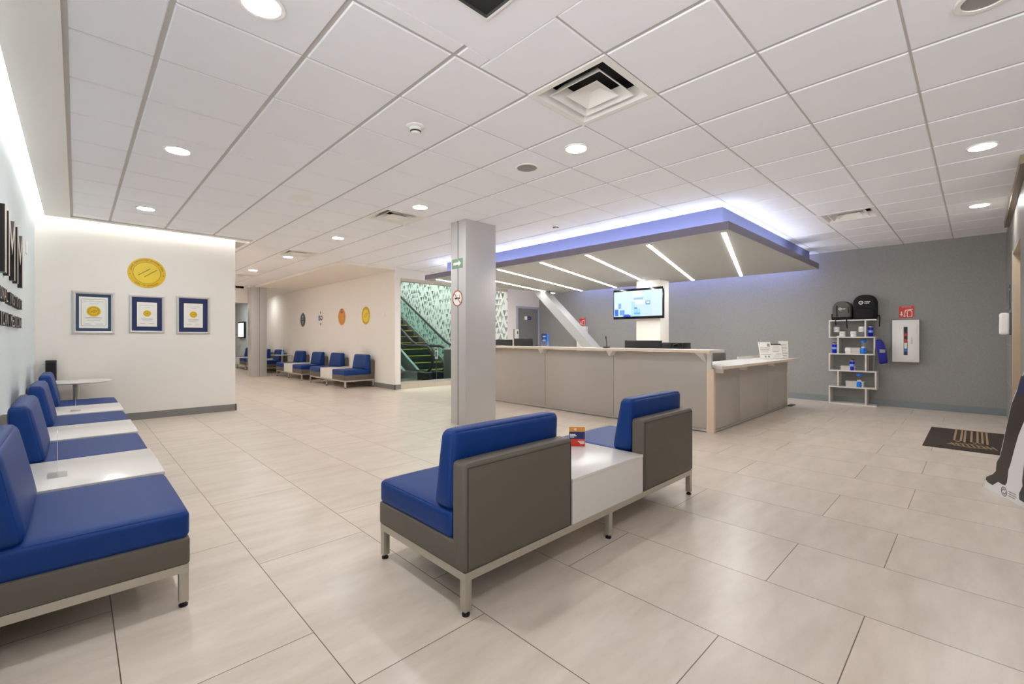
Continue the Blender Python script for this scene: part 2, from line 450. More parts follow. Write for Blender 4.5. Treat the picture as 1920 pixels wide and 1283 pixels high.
def grid_x(k): return 0.335 + 0.61 * k
def grid_y(k): return 0.262 + 0.6075 * k
VENT_CELLS = {(3, 2), (4, 8), (4, 14), (4, 21), (11, 1)}
b = MB()
def slab(x0, x1, y0, y1):
    for a0, a1, c0, c1 in ((-0.06, XR, -5, 8.36), (2.10, XR, 8.36, 9.33), (-1.5, 2.10, 8.71, 9.33), (-1.5, 4.0, 9.33, 16.1)):
        u0, u1, v0, v1 = max(x0, a0), min(x1, a1), max(y0, c0), min(y1, c1)
        if u1 - u0 > 1e-4 and v1 - v0 > 1e-4: b.box(u0, u1, v0, v1, ZC, ZC + 0.03, 1)
def tile(x0, x1, y0, y1):
    regs = [(-0.05, XR, -5, 8.355), (2.09, XR, 8.355, 9.33), (-1.5, 3.99, 9.33, 16.0)]
    for a0, a1, c0, c1 in regs:
        u0, u1, v0, v1 = max(x0, a0), min(x1, a1), max(y0, c0), min(y1, c1)
        if u1 - u0 > 0.02 and v1 - v0 > 0.02:
            e = 0.006; z0 = ZC - 0.007
            b.raw([(u0, v0, ZC), (u1, v0, ZC), (u1, v1, ZC), (u0, v1, ZC), (u0 + e, v0 + e, z0), (u1 - e, v0 + e, z0), (u1 - e, v1 - e, z0), (u0 + e, v1 - e, z0)],
                  [(4, 7, 6, 5), (0, 4, 5, 1), (1, 5, 6, 2), (2, 6, 7, 3), (3, 7, 4, 0)], 0)
for i in range(-4, 18):
    for j in range(-10, 28):
        if (i, j) in VENT_CELLS: continue
        if not (i in (1, 2) and j in (1, 2)): slab(grid_x(i), grid_x(i + 1), grid_y(j), grid_y(j + 1))
        x0, x1, y0, y1 = grid_x(i) + 0.012, grid_x(i + 1) - 0.012, grid_y(j) + 0.006, grid_y(j + 1) - 0.006
        if i in (1, 2) and j in (1, 2):
            continue
        tile(x0, x1, y0, y1)
# plain gypsum patch where the grid stops, and the strips of tile left around it
tile(1.738, 2.153, 0.875, 1.471); tile(1.738, 2.153, 1.483, 2.071); tile(0.957, 1.543, 1.972, 2.071); tile(1.567, 1.732, 1.972, 2.071)
for (a0, a1, c0, c1) in ((1.50, 1.734, 0.8695, 1.966), (0.945, 1.50, 1.734, 1.966), (0.945, 1.50, 0.8695, 1.114)): b.box(a0, a1, c0, c1, ZC - 0.007, ZC + 0.03, 2)
slab(1.734, grid_x(3), grid_y(1), grid_y(3)); slab(grid_x(1), 1.734, 1.966, grid_y(3))
b.box(-1.5, XR, -5, 9.4, 3.2, 3.25, 2); b.box(-1.5, XB, 9.4, 26, 3.2, 3.25, 2)  # unseen cover added above the ceiling to keep outside light out
struct('ceiling', b, ['ceil_tile', 'ceil_grid', 'ceil_tile'])

b = MB(); b.box(4.0, XB, 9.33, 15.6, 2.77, 2.95); struct('ceiling_soffit', b, 'cream')
b = MB(); b.box(3.8, XB, 15.6, 26, 2.765, 2.95); b.box(-1.5, 3.8, 16.1, 26, 2.765, 2.95); struct('ceiling_corridor', b, 'gypsum')
# gypsum border round the tiles with its two light slots
b = MB()
b.box(-0.30, -0.055, -5, 8.46, 2.80, 2.84); b.box(-0.055, 2.09, 8.36, 8.46, 2.80, 2.84)
b.box(-0.30, -0.285, -5, 8.46, 2.84, 2.862); b.box(-0.285, 2.09, 8.445, 8.46, 2.84, 2.862)
b.box(XL, -0.06, -5, 8.7, 2.95, 2.99); b.box(-0.06, 2.2, 8.36, 8.7, 2.95, 2.99)
b.box(-0.07, -0.055, -5, 8.36, 2.84, 2.95); b.box(-0.06, 2.10, 8.36, 8.375, 2.84, 2.95); b.box(2.085, 2.10, 8.36, 8.7, 2.80, 2.95)
struct('trim_1', b, 'gypsum')
b = MB(); b.box(-0.055, -0.03, -5, 8.36, 2.815, 2.83); b.box(-0.055, 2.09, 8.34, 8.36, 2.812, 2.83); struct('trim_2', b, 'ceil_grid')

b = MB(); b.box(XL - 0.15, XL, 1.9, YC + 0.2, 0, 2.97); b.box(XL - 0.15, XL, -5, 1.9, 2.7, 2.97); struct('wall_left', b, 'left_wall')
b = MB(); b.box(XL - 0.15, 6.2, -5.15, -5, 0, 2.97); struct('wall_back_light_block', b, 'dark_cab')  # unseen back wall, added dark to keep light off the bench back
b = MB(); b.box(XL, 1.894, YC, YC + 0.16, 0, 2.95); struct('wall_certificates', b, 'wall')
b = MB(); b.box(XL, 1.91, YC - 0.014, YC, 0, 0.106); b.box(1.894, 1.91, YC - 0.014, YC + 0.16, 0, 0.106); struct('baseboard_certificates', b, 'base')
b = MB(); b.box(XB, XB + 0.15, YG, 20.0, 0, 2.95); b.box(XB, XB + 0.135, YG, YG - 0.001, 0, 2.95); struct('wall_badges', b, 'wall')
b = MB(); b.box(XB, XB + 0.15, 20.0, 26, 0, 2.95); struct('wall_corridor', b, 'pale_blue')
b = MB(); b.box(XB - 0.014, XB, YG - 0.014, 20, 0, 0.11); b.box(XB - 0.014, XB + 0.15, YG - 0.014, YG, 0, 0.11); struct('baseboard_badges', b, 'base')
b = MB(); b.box(-1.5, 4.05, 16.1, 16.25, 2.31, 2.9); b.box(3.95, 4.05, 16.1, 16.25, 0, 2.31); b.box(-1.5, 2.6, 16.1, 16.25, 0, 2.31)
struct('wall_corridor_end', b, 'cream')
b = MB(); b.box(-1.6, -1.5, 8.7, 26, 0, 2.95); struct('wall_corridor_left', b, 'wall')
b = MB(); b.box(-1.6, 5.45, 26, 26.1, 0, 2.95); struct('wall_corridor_back', b, 'pale_blue')

b = MB(); b.box(XR, XR + 0.15, YR - 0.2, YG + 0.15, 0, 2.95); struct('wall_grey', b, 'linen')
b = MB(); b.box(XR - 0.014, XR, YR, YG, 0, 0.112); struct('baseboard_grey', b, 'base_blue')

# glass front: header, sill, one long pane
b = MB(); b.box(XB + 0.15, 8.9, YG, YG + 0.12, 2.60, 2.95, 0); b.box(XB + 0.15, 8.9, YG - 0.01, YG + 0.13, 2.53, 2.60, 1)
struct('wall_header', b, ['wall', 'curb'])
b = MB(); b.box(XB + 0.15, 8.9, YG - 0.02, YG + 0.14, 0, 0.105, 0); b.box(XB + 0.15, 8.9, YG, YG + 0.1, 0.105, 0.155, 1)
for k in range(1, 8):
    b.box(XB + 0.15 + 0.47 * k, XB + 0.154 + 0.47 * k, YG - 0.0205, YG, 0.0, 0.1, 2)
struct('trim_sill', b, ['curb', 'aluminium', 'base'])
b = MB(); b.box(XB + 0.15, 7.35, YG + 0.035, YG + 0.047, 0.155, 2.53); struct('window_1', b, 'glass')
b = MB(); b.box(8.906, 9.0, YG, 24, 0, 6.0); struct('wall_triangles', b, 'triangles')
b = MB(); b.box(9.0, XR, YG, YG + 0.15, 0, 2.95); b.box(8.895, 9.0, YG - 0.004, YG, 0, 2.95); struct('wall_door', b, 'wall')
b = MB(); b.box(5.3, 9.0, 24, 24.2, 0, 6); b.box(5.45, 5.6, YG + 0.15, 24, 2.9, 6); b.box(5.45, 9.0, YG, YG + 0.12, 2.95, 6); struct('wall_escalator_hall', b, 'wall')
b = MB(); b.box(5.3, 9.1, YG, 24.2, 6.0, 6.1); struct('ceiling_escalator_hall', b, 'gypsum')

# door in the white wall
b = MB(); b.box(9.30, 10.165, YG - 0.012, YG + 0.01, 0.01, 2.075); d1 = struct('door_1', b, 'door')
b = MB(); b.box(9.24, 9.30, YG - 0.03, YG, 0, 2.135); b.box(10.165, 10.225, YG - 0.03, YG, 0, 2.135); b.box(9.30, 10.165, YG - 0.03, YG, 2.075, 2.135)
b.build('door_frame', 'door_frame', d1, smooth=False)
b = MB(); b.tube([(9.37, YG - 0.012, 1.0), (9.37, YG - 0.06, 1.0), (9.48, YG - 0.06, 1.0)], 0.01); b.build('door_handle', 'chrome', d1)

# tiled wall at the right with its portal
b = MB()
b.box(8.5, XR, YR - 0.25, YR, 0, 2.95, 0); b.box(6.0, 8.5, YR - 0.25, YR, 2.27, 2.95, 0); b.box(6.0, 7.1, YR - 0.25, YR, 0, 2.27, 0)
b.box(6.0, 6.2, -5, YR - 0.25, 0, 2.95, 0)
for z in (0.55, 1.1, 1.65, 2.2): b.box(8.5, XR, YR - 0.001, YR + 0.0008, z, z + 0.004, 1)
struct('wall_right', b, ['stone', 'foam'])
b = MB(); b.box(7.1, 8.5, YR - 0.27, YR - 0.24, 0, 2.27, 0); b.box(8.485, 8.50, YR - 0.25, YR - 0.001, 0, 2.27, 0); b.box(8.5, 8.54, YR, YR + 0.004, 0, 2.3, 1); b.box(7.1, 8.5, YR - 0.25, YR, 2.255, 2.27, 0)
struct('door_2', b, ['beige_stone', 'aluminium'])
b = MB(); b.box(6.0, 9.32, YR, YR + 0.05, 2.74, ZC); struct('trim_portal', b, 'bronze')

# pillars (parts of the building)
def pillar(name, x0, x1, y0, y1, top, xs, ys):
    b = MB(); b.box(x0, x1, y0, y1, 0, top, 0, bev=0.006)
    if ys: b.box(x0 - 0.0015, x0 + 0.01, ys - 0.006, ys + 0.006, 0, top, 1)
    if xs: b.box(xs - 0.004, xs + 0.004, y0 - 0.0012, y0 + 0.01, 0, top, 1)
    o = b.build(name, ['pillar', 'seam'])
    return o
o = pillar('pillar', 3.79, 4.34, 4.815, 5.15, 2.822, None, 4.985)
tag(o, 'grey clad square pillar in front of the reception counter', 'pillar')
o = pillar('pillar', 3.87, 4.30, 15.5, 15.9, 2.768, 4.085, None)
tag(o, 'grey clad pillar far back in the corridor beside the blue benches', 'pillar')

# ------------------------------------------------------------------ ceiling fittings
def downlight():
    t = thing('downlight', 'x', 'ceiling light', (0, 0, 0))
    b = MB(); ringp(b, 0.084, 0.104, -0.008, 0.004, 0, Matrix.Identity(4)); b.build('trim_ring', 'white', t)
    b = MB(); b.lathe([(0.0, -0.014), (0.04, -0.0125), (0.07, -0.009), (0.084, -0.004)], 32); b.build('lens', 'lamp', t)
    return t
DL = [((0.645, 2.41), 'round downlight at the top edge, nearest the camera at left'),
      ((0.63, 4.79), 'round downlight in the ceiling, second in the row along the left wall'),
      ((0.625, 7.22), 'round downlight above the gold seal wall, last in the left row'),
      ((3.05, 4.78), 'round downlight in the ceiling just left of the grey pillar top'),
      ((3.04, 7.18), 'round downlight in the ceiling, right above the corridor mouth'),
      ((3.035, 9.55), 'small round downlight over the corridor, nearer of the two beside its vents'),
      ((3.03, 12.0), 'smallest and farthest round downlight, over the corridor'),
      ((3.065, 2.375), 'round downlight below the big square vent'),
      ((5.5, -0.035), 'round downlight at upper right, nearer of the two at that side'),
      ((7.91, -0.025), 'round downlight at right above the grey wall, farther of the two'),
      ((0.645, -0.02), 'round downlight overhead behind the camera at left'),
      ((3.03, 14.4), 'round downlight deep in the corridor, out of sight behind the pillar'),
      ((4.65, 18.2), 'round downlight in the low corridor ceiling beyond the pillar'),
      ((4.3, 22.0), 'round downlight at the very end of the corridor')]
proto = downlight()
for k, ((x, y), lab) in enumerate(DL):
    o = proto if k == 0 else copy_tree(proto)
    o.location = (x, y, (ZC - 0.007) if y < 16 else 2.765); o['label'] = lab; o['group'] = 'round ceiling downlights'
# unseen fill panels added to brighten the hall beyond the glass
for k, (x, y) in enumerate([(6.3, 10.8), (7.9, 10.8), (6.3, 14.0), (7.9, 14.0), (7.0, 18.0)]):
    o = MB().box(x - 0.3, x + 0.3, y - 0.3, y + 0.3, 5.97, 6.0).build('fill_panel', 'panel_lamp', smooth=False); tag(o, 'unseen square fill panel added high over the escalators', 'ceiling light', 'added fill panels over the escalators')

for k, (x, y) in enumerate([(0.6, 10.2), (0.6, 12.6), (0.6, 15.0), (2.0, 18.0), (3.0, 21.0)]):  # out-of-sight panels added to brighten the corridor
    o = MB().box(x - 0.3, x + 0.3, y - 0.3, y + 0.3, (2.80 if y < 16 else 2.745), (2.818 if y < 16 else 2.765)).build('fill_panel', 'corridor_fill', smooth=False); tag(o, 'unseen square fill panel added in the corridor ceiling behind the certificate wall', 'ceiling light', 'added corridor fill panels')
t = thing('ceiling_speaker', 'unlit round grey ceiling fitting cut by the top edge at right', 'ceiling speaker', (3.10, -0.03, ZC - 0.007))
b = MB(); ringp(b, 0.085, 0.108, -0.01, 0.004, 0, Matrix.Identity(4)); b.build('trim_ring', 'white', t)
b = MB(); b.prism(disc(32, 0.085), -0.004, 0.002); b.build('grille', 'speaker_grille', t)
t = thing('ceiling_speaker', 'round grey speaker grille in the ceiling above the reception counter', 'ceiling speaker', (3.075, 2.97, ZC - 0.007))
b = MB(); ringp(b, 0.095, 0.106, -0.008, 0.004, 0, Matrix.Identity(4)); b.build('trim_ring', 'white', t)
b = MB(); b.lathe([(0.0, -0.010), (0.06, -0.009), (0.095, -0.004), (0.095, 0.002)]); b.build('grille', 'speaker_grille', t)
t = thing('ceiling_speaker', 'flat white round speaker in the ceiling left of the middle', 'ceiling speaker', (1.86, 5.44, ZC - 0.007))
b = MB(); b.lathe([(0.0, -0.012), (0.10, -0.010), (0.115, 0.0), (0.115, 0.003)]); b.build('grille', 'white', t)
def smoke(label, x, y):
    t = thing('smoke_detector', label, 'smoke detector', (x, y, ZC - 0.007))
    b = MB(); b.lathe([(0.0, -0.016), (0.05, -0.016), (0.068, -0.006), (0.07, 0.003)]); b.build('base', 'white', t)
    b = MB(); b.lathe([(0.0, -0.056), (0.026, -0.056), (0.036, -0.048), (0.045, -0.02), (0.05, -0.014)]); b.build('sensor_head', 'white', t)
    b = MB(); b.lathe([(0.037, -0.046), (0.0385, -0.046), (0.0415, -0.036), (0.040, -0.036)]); b.build('sensor_slot', 'seam', t)
smoke('white smoke detector in the ceiling left of the square vent', 1.865, 2.985)
smoke('small white smoke detector in the ceiling just right of the pillar top', 4.93, 4.19)

def frustum(b, s0, z0, s1, z1, th, m, T=None):
    """square louvre ring: half sizes s0 (lower) and s1 (upper)"""
    A = [(-1, -1), (1, -1), (1, 1), (-1, 1)]
    vs_ = [(x * s0, y * s0, z0) for x, y in A] + [(x * s1, y * s1, z1) for x, y in A] + [(x * (s0 - th), y * (s0 - th), z0) for x, y in A] + [(x * (s1 - th), y * (s1 - th), z1) for x, y in A]
    fs = []
    for k in range(4):
        j = (k + 1) % 4
        fs += [[k, j, 4 + j, 4 + k], [8 + j, 8 + k, 12 + k, 12 + j], [k, 8 + k, 8 + j, j], [4 + k, 4 + j, 12 + j, 12 + k]]
    b.raw(vs_, fs, m, T)
def diffuser():
    t = thing('ceiling_vent', 'x', 'air vent', (0, 0, 0))
    b = MB(); frustum(b, 0.303, -0.012, 0.303, 0.0, 0.036, 0); frustum(b, 0.267, -0.012, 0.212, 0.062, 0.004, 0); b.build('outer_frame', 'white', t, smooth=False)
    b = MB(); b.box(-0.27, 0.27, -0.27, 0.27, 0.14, 0.145); frustum(b, 0.272, 0.002, 0.272, 0.14, 0.004, 0); b.build('duct', 'vent_dark', t, smooth=False)
    b = MB(); frustum(b, 0.202, -0.010, 0.142, 0.058, 0.008, 0); b.build('louvre', 'white', t, smooth=False)
    b = MB()
    h, r = 0.126, 0.035
    b.raw([(-h, -h, -0.010), (h, -h, -0.010), (h, h, -0.010), (-h, h, -0.010), (-r, -r, 0.04), (r, -r, 0.04), (r, r, 0.04), (-r, r, 0.04)],
          [(0, 1, 5, 4), (1, 2, 6, 5), (2, 3, 7, 6), (3, 0, 4, 7), (4, 5, 6, 7)])
    b.build('cone', 'white', t, smooth=False)
    return t
VL = {(3, 2): 'large white square ceiling vent above the middle of the room', (4, 8): 'white square ceiling vent left of the pillar top',
      (4, 14): 'small square ceiling vent over the corridor mouth', (4, 21): 'tiny ceiling vent farthest down the corridor', (11, 1): 'white square ceiling vent right of the light canopy'}
vp = diffuser(); first = True
for (i, j), lab in VL.items():
    o = vp if first else copy_tree(vp); first = False
    o.location = (grid_x(i) + 0.305, grid_y(j) + 0.304, ZC); o['label'] = lab; o['group'] = 'square ceiling vents'
t = thing('ceiling_vent', 'dark square duct opening cut by the top edge of the picture', 'air vent', (1.19, 1.424, ZC - 0.007))
b = MB(); frustum(b, 0.31, -0.006, 0.31, 0.0, 0.012, 0); frustum(b, 0.30, -0.004, 0.30, 0.2, 0.004, 1); b.build('outer_frame', ['white', 'dark_cab'], t, smooth=False)
b = MB(); b.box(-0.3, 0.3, -0.3, 0.3, 0.012, 0.02); b.build('duct', 'vent_dark', t, smooth=False)

# ------------------------------------------------------------------ cove lights
b = MB(); b.box(-0.312, -0.300, 2.3, 8.46, 2.845, 2.857); o = b.build('cove_light', 'cove', smooth=False)
tag(o, 'long white light line hidden in the slot over the left wall', 'cove light')
b = MB(); b.box(-0.28, 2.08, 8.46, 8.470, 2.845, 2.853); o = b.build('cove_light', 'cove', smooth=False)
tag(o, 'white light line in the slot over the certificate wall', 'cove light')

# ------------------------------------------------------------------ light canopy over the reception
t = thing('light_canopy', 'floating grey canopy with white light lines over the reception', 'light canopy', (5.28, 1.945, 2.42))
cx0, cy0, cz = 5.28, 1.945, 2.42
b = MB(); b.box(0, 4.17, 0, 6.135, 0.0, 0.02, 0); b.build('underside_panel', 'canopy_grey', t, smooth=False)
b = MB()
for (x0, x1, y0, y1) in ((0, 0.03, 0, 6.135), (4.14, 4.17, 0, 6.135), (0.03, 4.14, 0, 0.03), (0.03, 4.14, 6.105, 6.135)):
    b.box(x0 - 0.002, x1 + 0.002, y0 - 0.002, y1 + 0.002, 0.004, 0.10)
b.box(0.02, 4.15, 0.02, 6.11, 0.07, 0.10)
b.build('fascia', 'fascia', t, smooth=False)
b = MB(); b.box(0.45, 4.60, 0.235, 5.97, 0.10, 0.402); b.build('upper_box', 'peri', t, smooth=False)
b = MB()
b.box(0.30, 0.33, 0.10, 6.02, 0.101, 0.115); b.box(0.34, 3.1, 0.10, 0.125, 0.101, 0.115); b.box(3.75, 4.10, 0.10, 0.125, 0.101, 0.115)
b.box(0.34, 4.1, 6.0, 6.03, 0.101, 0.115)
b.build('halo_led', 'halo', t, smooth=False)
b = MB(); b.box(4.63, 4.645, 0.3, 5.9, 0.2, 0.22); b.build('wall_led', 'halo_blue', t, smooth=False)
ys0 = [2.04, 3.0, 3.99, 4.90, 5.93, 6.87, 7.82]
for k, y in enumerate(ys0):
    b = MB(); L_ = 4.17
    if k == 6: L_ = 0.8
    ang = math.atan2(0.295, 1.0)
    T = Matrix.Translation((5.40 - cx0, y - cy0, 0)) @ Matrix.Rotation(ang, 4, 'Z')
    b.box(0, L_, -0.022, 0.022, -0.004, 0.004, 0, T=T); b.build('light_line', 'strip', t, smooth=False)

# ------------------------------------------------------------------ benches
def bench(name, label, S, Tt, group=None):
    """back at y=0, front at y=.752, length along x: seat S, table Tt, seat S"""
    Ln = 2 * S + Tt
    t = thing(name, label, 'bench', group=group)
    b = MB(); q = 0.036; zt = 0.19; z0 = zt - q
    b.box(0.006, Ln - 0.006, 0.004, 0.04, z0, zt); b.box(0.006, Ln - 0.006, 0.712, 0.748, z0, zt)
    for x in (0.006, Ln / 2 - q / 2, Ln - 0.006 - q): b.box(x, x + q, 0.04, 0.712, z0, zt)
    b.build('frame', 'steel', t, smooth=False)
    for x in (0.006, Ln / 2 - q / 2, Ln - 0.006 - q):
        for y in (0.004, 0.712):
            b = MB(); b.box(x, x + q, y, y + q, 0.022, z0 + 0.001, bev=0.002); lg = b.build('leg', 'steel', t)
            b = MB(); b.lathe([(0.0, 0.0), (0.017, 0.0), (0.018, 0.008), (0.012, 0.012), (0.008, 0.024)], 16, cx=x + q / 2, cy=y + q / 2); b.build('foot', 'rubber', lg)
    for i, x0 in enumerate((0.0, S + Tt)):
        x1 = x0 + S
        b = MB(); b.box(x0, x1, 0.05, 0.752, zt, 0.31, bev=0.012, seg=3); b.build('seat_base', 'taupe', t)
        b = MB(); b.cushion(x0 + 0.002, x1 - 0.002, 0.10, 0.750, 0.308, 0.425, 0.022, (0.002, 0.004, 0.012)); b.build('seat_cushion', 'blue', t)
        b = MB(); b.cushion(x0, x1, 0.0, 0.092, zt + 0.001, 0.66, 0.018, (0, 0.002, 0.004))
        g = 0.016
        for (a0, a1, c0, c1) in ((x0 + g, x1 - g, 0.638, 0.641), (x0 + g, x0 + g + 0.003, 0.20, 0.64), (x1 - g - 0.003, x1 - g, 0.20, 0.64)):
            b.box(a0, a1, -0.0022, 0.006, c0, c1, 1)
        b.build('back_panel', ['taupe', 'seam'], t)
        def warp(p):
            k = (p.z - 0.435) / 0.345
            lo = 0.108 - 0.016 * k; hi = 0.245 - 0.065 * k
            f = (p.y - 0.10) / 0.12
            return (p.x, lo + (hi - lo) * f, p.z)
        b = MB(); b.cushion(x0 + 0.004, x1 - 0.004, 0.10, 0.22, 0.428, 0.785, 0.03, (0.003, 0.012, 0.006), warp=warp); b.build('back_cushion', 'blue', t)
    b = MB(); b.box(S + 0.004, S + Tt - 0.004, 0.004, 0.748, zt, 0.418); tb = b.build('side_table', 'laminate', t, smooth=False)
    b = MB(); b.box(S + 0.003, S + Tt - 0.003, 0.001, 0.751, 0.419, 0.437, bev=0.0015); b.build('table_top', 'laminate', tb)
    return t

G = 'blue and grey waiting benches with a white table between two seats'
bn = bench('waiting_bench', 'blue and grey two-seat bench with white table standing alone in the foreground', 0.735, 0.745, G)
bn.location = (1.187, 1.515, 0)
bl = bench('waiting_bench', 'blue two-seat bench against the left wall, nearest the camera', 0.785, 0.75, G)
bl.location = (XL + 0.004, 2.449 + 2.32, 0); bl.rotation_euler = (0, 0, -PI / 2)
dup(bl, 'blue two-seat bench against the left wall, farther one below the gold seal', (XL + 0.004, 5.525 + 2.32, 0), -PI / 2)
far = [(10.33, 'far blue bench nearest the glass front, below the orange and gold badges'), (13.17, 'second far blue bench, below the grey badge and blue lettering'),
       (16.75, 'far blue bench partly hidden behind the corridor pillar'), (19.10, 'farthest blue bench, seen left of the corridor pillar')]
for y, lab in far: dup(bn, lab, (XB - 0.016, y, 0), PI / 2)

# connecting table between the two benches at left
t = thing('connecting_table', 'white low table linking the two benches along the left wall', 'table', (XL + 0.004, 4.772, 0))
b = MB(); b.box(0.004, 0.748, 0.004, 0.746, 0.19, 0.418); b.build('table_box', 'laminate', t, smooth=False)
b = MB(); b.box(0.001, 0.751, 0.002, 0.748, 0.419, 0.437, bev=0.0015); b.build('table_top', 'laminate', t)
for x in (0.004, 0.712):
    for y in (0.03, 0.69):
        b = MB(); b.box(x, x + 0.036, y, y + 0.036, 0.0, 0.19); b.build('leg', 'steel', t, smooth=False)

def round_table(label, x, y):
    t = thing('round_table', label, 'side table', (x, y, 0))
    b = MB(); b.lathe([(0, 0.615), (0.30, 0.617), (0.345, 0.628), (0.347, 0.634), (0.343, 0.638), (0, 0.638)], 48); b.build('table_top', 'laminate', t)
    b = MB(); b.lathe([(0.042, 0.02), (0.034, 0.2), (0.03, 0.4), (0.034, 0.615)], 20); b.build('pedestal', 'steel', t)
    b = MB(); b.lathe([(0.23, 0), (0.23, 0.008), (0.10, 0.02), (0.0, 0.022)], 32); b.build('base_plate', 'steel', t)
    return t
round_table('round white pedestal table past the last blue seat, below the certificates', 0.0, 8.13)
round_table('round white pedestal table between two far blue benches', 4.92, 16.07)
t = thing('pump_bottle', 'small clear pump bottle on the far round table', 'bottle', (4.90, 15.98, 0.638))
b = MB(); b.lathe([(0.0, 0), (0.032, 0), (0.034, 0.10), (0.014, 0.13), (0.014, 0.15)], 16); b.build('body', 'pale_sky', t)
b = MB(); b.lathe([(0.016, 0.15), (0.016, 0.17), (0.005, 0.172), (0.005, 0.2)], 12); b.box(-0.04, 0.008, -0.007, 0.007, 0.198, 0.208); b.build('pump', 'white', t)

# black upright box behind the last seat
t = thing('tower_speaker', 'narrow black upright box behind the last blue seat at left', 'speaker', (-0.238, 8.475, 0))
b = MB(); b.box(-0.052, 0.052, -0.05, 0.05, 0.03, 0.905, bev=0.006); b.build('cabinet', 'black', t)
b = MB(); b.box(-0.042, 0.042, -0.054, -0.048, 0.25, 0.88); b.build('grille', 'black_cloth', t, smooth=False)
b = MB(); b.box(-0.06, 0.06, -0.06, 0.06, 0, 0.03, bev=0.006); b.build('plinth', 'black', t)

def acrylic(label, x, y):
    t = thing('acrylic_sign_holder', label, 'sign holder', (x, y, 0.437))
    b = MB(); b.box(-0.04, 0.04, -0.075, 0.075, 0, 0.003); b.build('foot', 'clear', t, smooth=False)
    T = Matrix.Rotation(math.radians(0), 4, 'Y')
    b = MB(); b.box(-0.0025, 0.0025, -0.07, 0.07, 0.003, 0.245, bev=0.001); b.build('panel', 'clear', t)
    b = MB(); b.box(-0.0008, 0.0008, -0.068, 0.068, 0.006, 0.24); b.build('leaflet', 'paper', t, smooth=False)
    return t
a = acrylic('clear upright sign holder edge-on, on the near white table at left', -0.075, 3.56); a.rotation_euler = (0, 0, math.radians(1.2) + 0)
a2 = acrylic('clear upright sign holder edge-on, on the farthest white table at left', -0.004, 6.56)

# red, navy and orange card on the foreground table
t = thing('table_sign', 'small orange, navy and red card standing on the foreground bench table', 'sign', (2.522, 1.948, 0.437))
t.rotation_euler = (0, 0, math.radians(-47))
b = MB(); b.box(-0.055, 0.055, 0.0, 0.03, 0, 0.002); b.build('foot', 'clear', t, smooth=False)
b = MB(); b.box(-0.056, 0.056, -0.0015, 0.0045, 0.0, 0.14, 3); Tf = frameT((0, -0.0018, 0), (1, 0, 0), (0, 0, 1))
b.prism([(-0.055, 0.105), (0.055, 0.105), (0.055, 0.139), (-0.055, 0.139)], 0, 0.0006, 0, T=Tf)
b.prism([(-0.055, 0.054), (0.055, 0.054), (0.055, 0.105), (-0.055, 0.105)], 0, 0.0006, 1, T=Tf)
b.prism([(-0.055, 0.003), (0.055, 0.003), (0.055, 0.054), (-0.055, 0.054)], 0, 0.0006, 2, T=Tf)
for (a0, a1, z0, z1) in ((-0.05, -0.012, 0.083, 0.089), (-0.05, -0.004, 0.074, 0.080), (-0.05, -0.02, 0.065, 0.070), (0.006, 0.05, 0.036, 0.041), (0.014, 0.05, 0.028, 0.033), (0.02, 0.05, 0.020, 0.025)):
    b.prism([(a0, z0), (a1, z0), (a1, z1), (a0, z1)], 0.0006, 0.001, 3, T=Tf)
ringp(b, 0.004, 0.008, 0.0006, 0.001, 3, Tf @ Matrix.Translation((-0.012, 0.122, 0)), 16)
b.build('card', ['orange', 'navy', 'red', 'paper'], t, smooth=False)

# ------------------------------------------------------------------ reception counter
tc_ = thing('reception_counter', 'long tall grey panelled reception counter with a white top', 'reception counter', (0, 0, 0))
tl_ = thing('low_counter', 'lower grey panelled counter wing with white top, toward the grey wall', 'reception counter', (0, 0, 0))
td_ = thing('work_desk', 'white desk running behind the tall reception counter', 'desk', (0, 0, 0))
XF, YE = 5.755, 2.30
Yend = 7.25
t = tc_
b = MB()
b.box(XF + 0.01, XF + 0.10, YE + 0.1, Yend, 0.02, 0.99); b.build('carcass', 'laminate', tc_, smooth=False)
b = MB(); b.box(5.87, 8.93, YE + 0.01, YE + 0.09, 0.02, 0.80); b.build('carcass', 'laminate', tl_, smooth=False)
ysm = [YE + 0.085, 3.76, 5.125, 6.49, Yend]
for k in range(4):
    b = MB(); b.box(XF, XF + 0.018, ysm[k] + 0.005, ysm[k + 1] - 0.005, 0.035, 1.0, bev=0.002); b.build('front_panel', 'panel', t)
xsm = [5.80, 6.66, 7.90, 8.90]
for k in range(3):
    b = MB(); b.box(xsm[k] + 0.004, xsm[k + 1] - 0.004, YE, YE + 0.018, 0.035, 0.80, bev=0.002); b.build('side_panel', 'panel', tl_)
b = MB(); b.box(XF - 0.004, XF + 0.012, YE + 0.06, Yend, 0.010, 0.033); b.build('kick_rail', 'aluminium', tc_, smooth=False)
b = MB(); b.box(5.803, 8.93, YE - 0.004, YE + 0.012, 0.010, 0.033); b.build('kick_rail', 'aluminium', tl_, smooth=False)
b = MB(); b.box(XF + 0.03, XF + 0.09, YE + 0.1, Yend, 0.0, 0.02); b.build('plinth', 'black', tc_, smooth=False)
b = MB(); b.box(5.87, 8.9, YE + 0.03, YE + 0.09, 0.0, 0.02); b.build('plinth', 'black', tl_, smooth=False)
b = MB(); b.box(XF - 0.008, 5.80, YE - 0.006, YE + 0.085, 0.0, 0.805); b.build('corner_post', 'maple', t, smooth=False)
b = MB(); b.box(XF - 0.006, 5.80, YE + 0.03, YE + 0.085, 0.805, 1.01); b.build('end_post', 'laminate', t, smooth=False)
b = MB(); b.box(8.90, 8.935, YE - 0.004, YE + 0.09, 0, 0.805); b.build('corner_post', 'maple', tl_, smooth=False)
